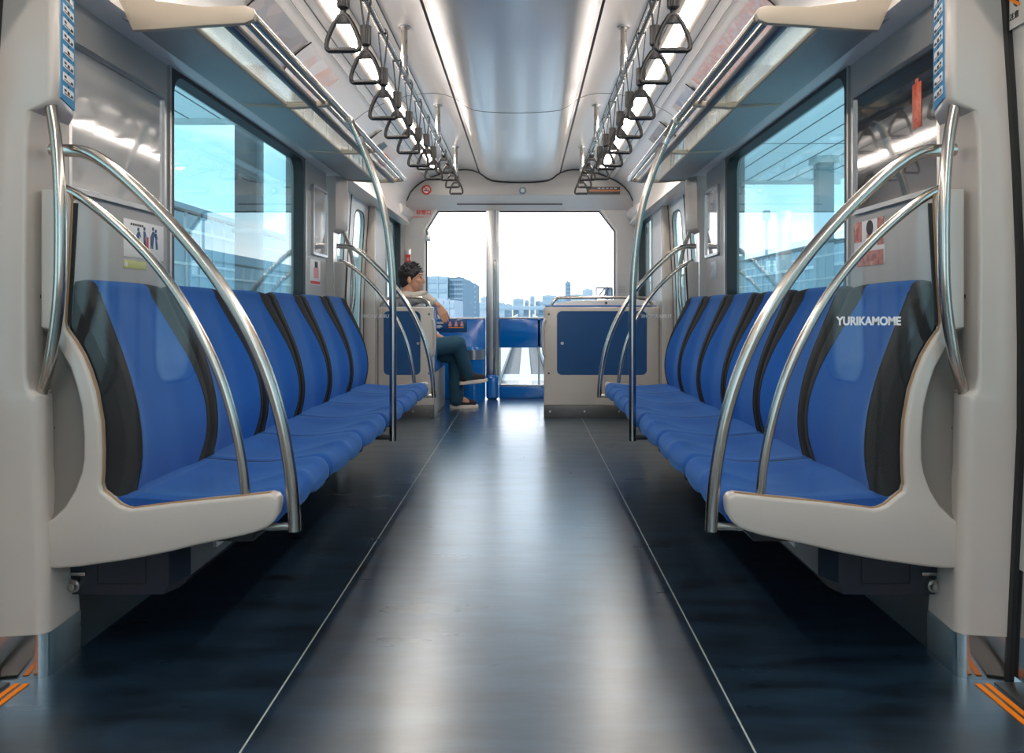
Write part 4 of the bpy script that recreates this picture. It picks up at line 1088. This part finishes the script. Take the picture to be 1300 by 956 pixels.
# shirt
c_ = MB()
c_.cap((-.965, 6.79, .925), (-.95, 6.80, .60), .125, .140); c_.cap(R_sh, L_sh, .070, .070)
c_.cap(Vector((-.96, 6.79, .995)), Vector((-.958, 6.79, .97)), .066, .085)
c_.cap(R_sh, R_el+Vector((0, 0, -.004)), .062, .050); c_.cap(R_el, R_el+(R_wr-R_el)*.62, .050, .043)
c_.cap(L_sh, L_el, .060, .050); c_.cap(L_el, L_el+(L_wr-L_el)*.6, .048, .042)
for k in range(9):
    p = R_sh+(R_el-R_sh)*random.uniform(.2, 1.1)+Vector((random.uniform(-.03, .03), -.045, random.uniform(-.03, .04)))
    c_.cap(p, p+Vector((.05, 0, random.uniform(-.03, .03))), .012, .006, 8)
o = remeshed(c_, 'shirt', 'shirt', .008, smooth_it=3); o.parent = man
# trousers
c_ = MB()
c_.ball((-.94, 6.80, .56), .135, (1, 1.3, .8)); c_.cap(hipR, kR, .094, .074); c_.cap(kR, aR+Vector((-.004, 0, .01)), .070, .056)
c_.cap(hipL, kL, .094, .072); c_.cap(kL, aL+Vector((-.005, 0, -.012)), .070, .066)
for k in range(12):
    q = kL+(aL-kL)*(.25+.06*k)+Vector((random.uniform(-.03, .06), -.045, 0)); c_.cap(q, q+Vector((random.choice((-1, 1))*.05, .02, -.05)), .014, .006, 8)
o = remeshed(c_, 'trousers', 'jeans', .009, smooth_it=3); o.parent = man
# shoes
def shoe(p, yaw, pitch):
    from mathutils import Euler
    R = Euler((0, pitch, yaw)).to_matrix()
    u = MB(); sl = MB()
    def T(v): return p+R @ Vector(v)
    u.cap(T((-.055, 0, .035)), T((.10, 0, .018)), .042, .034); u.cap(T((-.055, 0, .045)), T((-.045, 0, .075)), .038, .040); u.cap(T((-.03, 0, .06)), T((.06, 0, .03)), .036, .034)
    uo = remeshed(u, 'shoe', 'shoe', .007, smooth_it=2); uo.parent = man
    out = []
    for zz, gr in ((-.020, .98), (-.016, 1.0), (.006, 1.0), (.010, .96)):
        L = []
        for k in range(28):
            a = 2*PI*k/28; ca, sa = math.cos(a), math.sin(a)
            xx = .022+.128*ca; yy = (.043 if xx > .04 else .038)*sa*gr
            L.append(T((xx*gr if xx > 0 else xx, yy, zz)))
        out.append(L)
    sl.loft(out); so = sl.build('sole', 'sole', smooth=50); so.parent = uo
shoe(Vector((-.515, 7.04, .0205)), .08, 0.0)
shoe(aR+Vector((.020, .0, -.038)), .1, -.12)

# ================================================================ OUTSIDE
def bld(name, x0, x1, y0, y1, z0, z1, m, lab, wins=None, cat='building', group=None):
    t = thing(name, lab, cat, ((x0+x1)/2, (y0+y1)/2, z0), group)
    b_ = MB().box(x0, x1, y0, y1, z0, z1); b_.box(x0+.3*(x1-x0), x0+.6*(x1-x0), y0+.3*(y1-y0), y1-.3*(y1-y0), z1, z1+.02*(z1-z0))
    b_.build('walls', m, parent=t)
    if wins:
        nx, nz, wm = wins; w_ = MB(); dx = (x1-x0)/nx; dz = (z1-max(z0, -6))/nz; zz0 = max(z0, -6)
        for j in range(nz): w_.box(x0+dx*.12, x1-dx*.12, y0-.12, y0+.02, zz0+dz*(j+.3), zz0+dz*(j+.72))
        w_.build('window_bands', wm, parent=t)
        p_ = MB()
        for i in range(1, nx): p_.box(x0+dx*i-dx*.06, x0+dx*i+dx*.06, y0-.2, y0, zz0, z1)
        p_.build('wall_piers', m, parent=t)
    return t
D = 160.0
def bx(pxa, pxb, Y): return (CX+(pxa-667)*Y/F, CX+(pxb-667)*Y/F)
def zz(py, Y): return CZ-(py-393)*Y/F
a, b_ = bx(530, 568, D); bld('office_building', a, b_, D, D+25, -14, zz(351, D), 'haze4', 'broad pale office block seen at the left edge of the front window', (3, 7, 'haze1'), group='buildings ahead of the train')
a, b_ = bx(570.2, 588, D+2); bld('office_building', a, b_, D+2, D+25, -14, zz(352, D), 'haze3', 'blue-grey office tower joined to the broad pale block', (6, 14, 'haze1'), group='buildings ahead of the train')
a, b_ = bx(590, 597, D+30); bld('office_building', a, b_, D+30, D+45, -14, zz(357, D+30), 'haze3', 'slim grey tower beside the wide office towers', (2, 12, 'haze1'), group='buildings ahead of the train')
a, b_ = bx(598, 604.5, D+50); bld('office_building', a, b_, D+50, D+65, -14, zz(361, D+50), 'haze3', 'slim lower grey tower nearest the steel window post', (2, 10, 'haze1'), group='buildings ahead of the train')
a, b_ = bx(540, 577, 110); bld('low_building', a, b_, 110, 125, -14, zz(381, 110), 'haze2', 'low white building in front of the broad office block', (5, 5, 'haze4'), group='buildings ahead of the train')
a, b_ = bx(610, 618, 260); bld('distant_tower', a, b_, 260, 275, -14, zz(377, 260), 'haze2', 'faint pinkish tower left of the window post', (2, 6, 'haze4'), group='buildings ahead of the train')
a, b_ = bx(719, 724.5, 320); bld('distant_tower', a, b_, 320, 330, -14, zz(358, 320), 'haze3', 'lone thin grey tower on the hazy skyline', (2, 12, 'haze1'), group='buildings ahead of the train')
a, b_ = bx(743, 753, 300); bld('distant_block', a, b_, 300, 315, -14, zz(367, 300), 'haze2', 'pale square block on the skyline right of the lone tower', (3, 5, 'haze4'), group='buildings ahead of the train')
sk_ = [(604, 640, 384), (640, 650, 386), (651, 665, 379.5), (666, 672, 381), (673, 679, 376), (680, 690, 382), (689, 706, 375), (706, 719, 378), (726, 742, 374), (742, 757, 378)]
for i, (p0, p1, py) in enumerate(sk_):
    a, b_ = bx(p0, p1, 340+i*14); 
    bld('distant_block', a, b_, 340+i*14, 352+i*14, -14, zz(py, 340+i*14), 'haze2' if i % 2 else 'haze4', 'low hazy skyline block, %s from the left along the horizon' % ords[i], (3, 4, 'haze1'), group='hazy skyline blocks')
# dark framed gantry at the right edge of the front window
t = thing('signal_gantry', 'dark framed trackside structure with tall mast at the right of the front window', 'gantry', (8, 70, -4))
a, b_ = bx(757, 777, 70); m = MB()
zt, zb_ = zz(365.5, 70), zz(380, 70)
for (x0, z0, x1, z1) in ((a, zt, b_, zt), (a, zb_, a, zt), (b_, -10, b_, zt), (a, -10, a, zb_), (a, zb_, a+.55*(b_-a), zt), (a+.35*(b_-a), zb_, a+.8*(b_-a), zt)):
    m.cyl((x0, 70, z0), (x1, 70, z1), .06, .06, 6)
m.build('truss', 'track_dark', parent=t)
xm = bx(771, 771, 70)[0]
MB().cyl((xm, 70, -10), (xm, 70, zz(336, 70)), .07, .05, 8).build('mast', 'grey_dark', parent=t)
MB().box(b_-.1*(b_-a)*4, b_+.1, 70.2, 71, zb_, zt-.05).build('cabin', 'haze1', parent=t)
# elevated cross bridge
t = thing('cross_bridge', 'pale elevated road bridge crossing ahead of the train', 'bridge', (0, 230, -10))
a, b_ = bx(600, 700, 230); z1 = zz(388.5, 230)
MB().box(a, b_, 230, 240, z1-1.2, z1, bev=.1).build('deck', 'haze4', parent=t)
for px in (655, 668, 688):
    x = bx(px, px, 230)[0]
    MB().box(x-.8, x+.8, 232, 236, -14, z1-1.2).build('pier', 'haze1', parent=t)

MB().box(-900, 900, 9, 1500, -14.4, -14).build('ground', 'ground', kind='structure')
# guideway
t = thing('guideway', 'pale concrete guideway with dark guide rails running straight ahead', 'track', (0, 9, -1.1))
MB().box(-2.0, 2.0, 8.3, 200, -1.5, -1.1).build('deck', 'gravel', parent=t)
for x in (-1.1, 1.1): MB().box(x-.45, x+.45, 8.3, 200, -1.1, -1.0).build('running_pad', 'concrete', parent=t)
MB().box(-.12, .22, 8.3, 200, -1.1, -1.02).build('centre_strip', 'concrete', parent=t)
for x in (-.60, .66): MB().box(x-.03, x+.03, 8.3, 200, -1.05, -.90).build('guide_rail', 'track_dark', parent=t)
for x in (-1.9, 1.9): MB().box(x-.08, x+.08, 8.3, 200, -1.4, -.25).build('parapet', 'concrete', parent=t)
for y in (22.5,): MB().box(-1.9, 1.9, y-1.6, y+.4, -1.1, -1.0).build('cross_slab', 'concrete', parent=t)

# station canopies seen through the side windows
def canopy(s, x0, x1, y0, y1, z, lab):
    t = thing('platform_canopy', lab, 'roof', (s*(x0+x1)/2, (y0+y1)/2, z), 'platform canopies')
    MB().box(x0, x1, y0, y1, z, z+.14, bev=.03).build('roof_slab', 'canopy', parent=t, side=s)
    m = MB()
    n = int((x1-x0)/.38)
    for k in range(1, n): m.box(x0+k*.38-.008, x0+k*.38+.008, y0, y1-.02, z-.006, z+.001)
    for y in range(int(y0)+2, int(y1), 4): m.box(x0, x1, y-.01, y+.01, z-.005, z+.001)
    m.build('panel_joints', 'canopy_dark', parent=t, side=s)
    MB().box(x0-.02, x1+.02, y1-.05, y1+.05, z-.06, z+.16).build('fascia', 'canopy', parent=t, side=s)
    return t
canopy(1, 1.75, 5.7, -3, 14.2, 3.2, 'ribbed station canopy outside the right window')
canopy(-1, 1.75, 8.5, -3, 9.6, 3.2, 'ribbed station canopy outside the left window')
def col_(s, x, y, w, z1, lab, m='column'):
    t = thing('platform_column', lab, 'column', (s*x, y, -1), 'platform columns')
    MB().box(x-w/2, x+w/2, y-w/2, y+w/2, -1.0, z1, bev=.02).build('shaft', m, parent=t, side=s)
    MB().box(x-w/2-.02, x+w/2+.02, y-w/2-.02, y+w/2+.02, 1.9, 1.95).build('band', 'canopy_dark', parent=t, side=s)
    MB().box(x-w/2-.05, x+w/2+.05, y-w/2-.05, y+w/2+.05, z1-.1, z1).build('capital', 'canopy', parent=t, side=s)
col_(1, 4.6, 12.0, .24, 3.2, 'grey square column under the canopy outside the right window')
col_(-1, 3.66, 10.6, .30, 4.2, 'dark grey square column outside the left window', 'grey_dark')
def screen(s, x, y0, y1, z1, lab):
    t = thing('trackside_fence', lab, 'fence', (s*x, y0, -1), 'trackside fences')
    MB().box(x, x+.05, y0, y1, -1, z1-.45).build('cladding', 'facade', parent=t, side=s)
    MB().box(x-.05, x+.1, y0, y1, z1-.05, z1).build('top_rail', 'track_dark', parent=t, side=s)
    m = MB(); y = y0
    while y < y1:
        m.box(x-.03, x+.03, y-.025, y+.025, -1, z1); y += .75
    m.build('fence_bars', 'column', parent=t, side=s)
    m = MB()
    for z in (z1-.45, z1-1.2, z1-1.9): m.box(x-.04, x+.03, y0, y1, z-.03, z+.03)
    m.build('cross_rails', 'canopy', parent=t, side=s)
screen(1, 6.0, -2, 40, 2.2, 'teal grey trackside fence with railing outside the right window')
screen(-1, 7.5, -2, 40, 3.1, 'grey clad trackside wall with railing outside the left window')
# slanting white pylon and lamp mast outside the right window
t = thing('lamp_mast', 'thin lamp mast rising above the fence outside the right window', 'lamp post', (7.4, 24, -1))
MB().cyl((7.4, 24, -1), (7.4, 24, 3.6), .05, .04, 8).build('mast', 'column', parent=t)
MB().box(7.3, 7.5, 23.9, 24.1, 3.6, 3.9, bev=.03).build('lamp_head', 'column', parent=t)
t = MB().prism([(6.9, -1), (7.35, -1), (7.05, 2.25), (6.85, 2.25)], 22, 22.3, bev=.03)
tag(t.build('white_pylon', 'canopy'), 'slanting white pylon against the fence outside the right window', 'pylon')
bld('clad_building', -22, -9, 14, 46, -10, 3.7, 'facade', 'grey clad building beyond the wall outside the left window', (8, 6, 'haze1'))
bld('clad_building', 12, 26, 30, 60, -10, 3.6, 'facade', 'low clad building beyond the fence outside the right window', (8, 5, 'haze1'))
for s in (-1, 1):
    t = MB().box(2.05, 5.9, -3, 8.2, -1.3, -.05); o = t.build('station_platform', 'concrete', side=s); tag(o, 'concrete station platform outside the %s windows' % SIDE[s], 'platform', 'station platforms')

# ================================================================ WORLD
w = bpy.data.worlds.new('sky'); SC.world = w; w.use_nodes = True; nt = w.node_tree; nt.nodes.clear()
out = nt.nodes.new('ShaderNodeOutputWorld'); bg = nt.nodes.new('ShaderNodeBackground'); nt.links.new(bg.outputs[0], out.inputs[0])
tc = nt.nodes.new('ShaderNodeTexCoord'); sp = nt.nodes.new('ShaderNodeSeparateXYZ'); nt.links.new(tc.outputs['Generated'], sp.inputs[0])
r = nt.nodes.new('ShaderNodeValToRGB'); nt.links.new(sp.outputs[2], r.inputs[0])
r.color_ramp.elements[0].position = 0.0; r.color_ramp.elements[0].color = (.60, .80, .90, 1)
r.color_ramp.elements[1].position = 0.55; r.color_ramp.elements[1].color = (.24, .52, .80, 1)
e = r.color_ramp.elements.new(.12); e.color = (.45, .74, .88, 1)
mp = nt.nodes.new('ShaderNodeMapping'); mp.inputs['Scale'].default_value = (1, 1, 2.6); nt.links.new(tc.outputs['Generated'], mp.inputs[0])
n = nt.nodes.new('ShaderNodeTexNoise'); n.inputs['Scale'].default_value = 3.4; n.inputs['Detail'].default_value = 7; n.inputs['Roughness'].default_value = .55; nt.links.new(mp.outputs[0], n.inputs['Vector'])
cr = nt.nodes.new('ShaderNodeValToRGB'); cr.color_ramp.elements[0].position = .47; cr.color_ramp.elements[1].position = .66; nt.links.new(n.outputs['Fac'], cr.inputs[0])
mx = nt.nodes.new('ShaderNodeMix'); mx.data_type = 'RGBA'; nt.links.new(cr.outputs[0], mx.inputs[0]); nt.links.new(r.outputs[0], mx.inputs[6]); mx.inputs[7].default_value = (.94, .98, 1.0, 1)
fr_ = nt.nodes.new('ShaderNodeMapRange'); fr_.inputs[1].default_value = .945; fr_.inputs[2].default_value = .983; nt.links.new(sp.outputs[1], fr_.inputs[0])
mx2 = nt.nodes.new('ShaderNodeMix'); mx2.data_type = 'RGBA'; nt.links.new(fr_.outputs[0], mx2.inputs[0]); nt.links.new(mx.outputs[2], mx2.inputs[6]); mx2.inputs[7].default_value = (1.55, 1.54, 1.60, 1)
nt.links.new(mx2.outputs[2], bg.inputs['Color']); bg.inputs['Strength'].default_value = 1.25

sun = bpy.data.lights.new('sun', 'SUN'); sun.energy = 1.3; sun.angle = math.radians(3); sun.color = (1, .96, .9)
so = bpy.data.objects.new('sun', sun); COL.objects.link(so); so.rotation_euler = (math.radians(52), 0, math.radians(-32))

vs = SC.view_settings; vs.view_transform = 'Standard'; vs.look = 'None'; vs.gamma = 1; vs.exposure = 0.8; vs.use_curve_mapping = False
cy = SC.cycles
cy.max_bounces = 10; cy.diffuse_bounces = 5; cy.glossy_bounces = 5; cy.transparent_max_bounces = 24; cy.sample_clamp_indirect = 6
cy.use_denoising = True
bpy.context.view_layer.update()
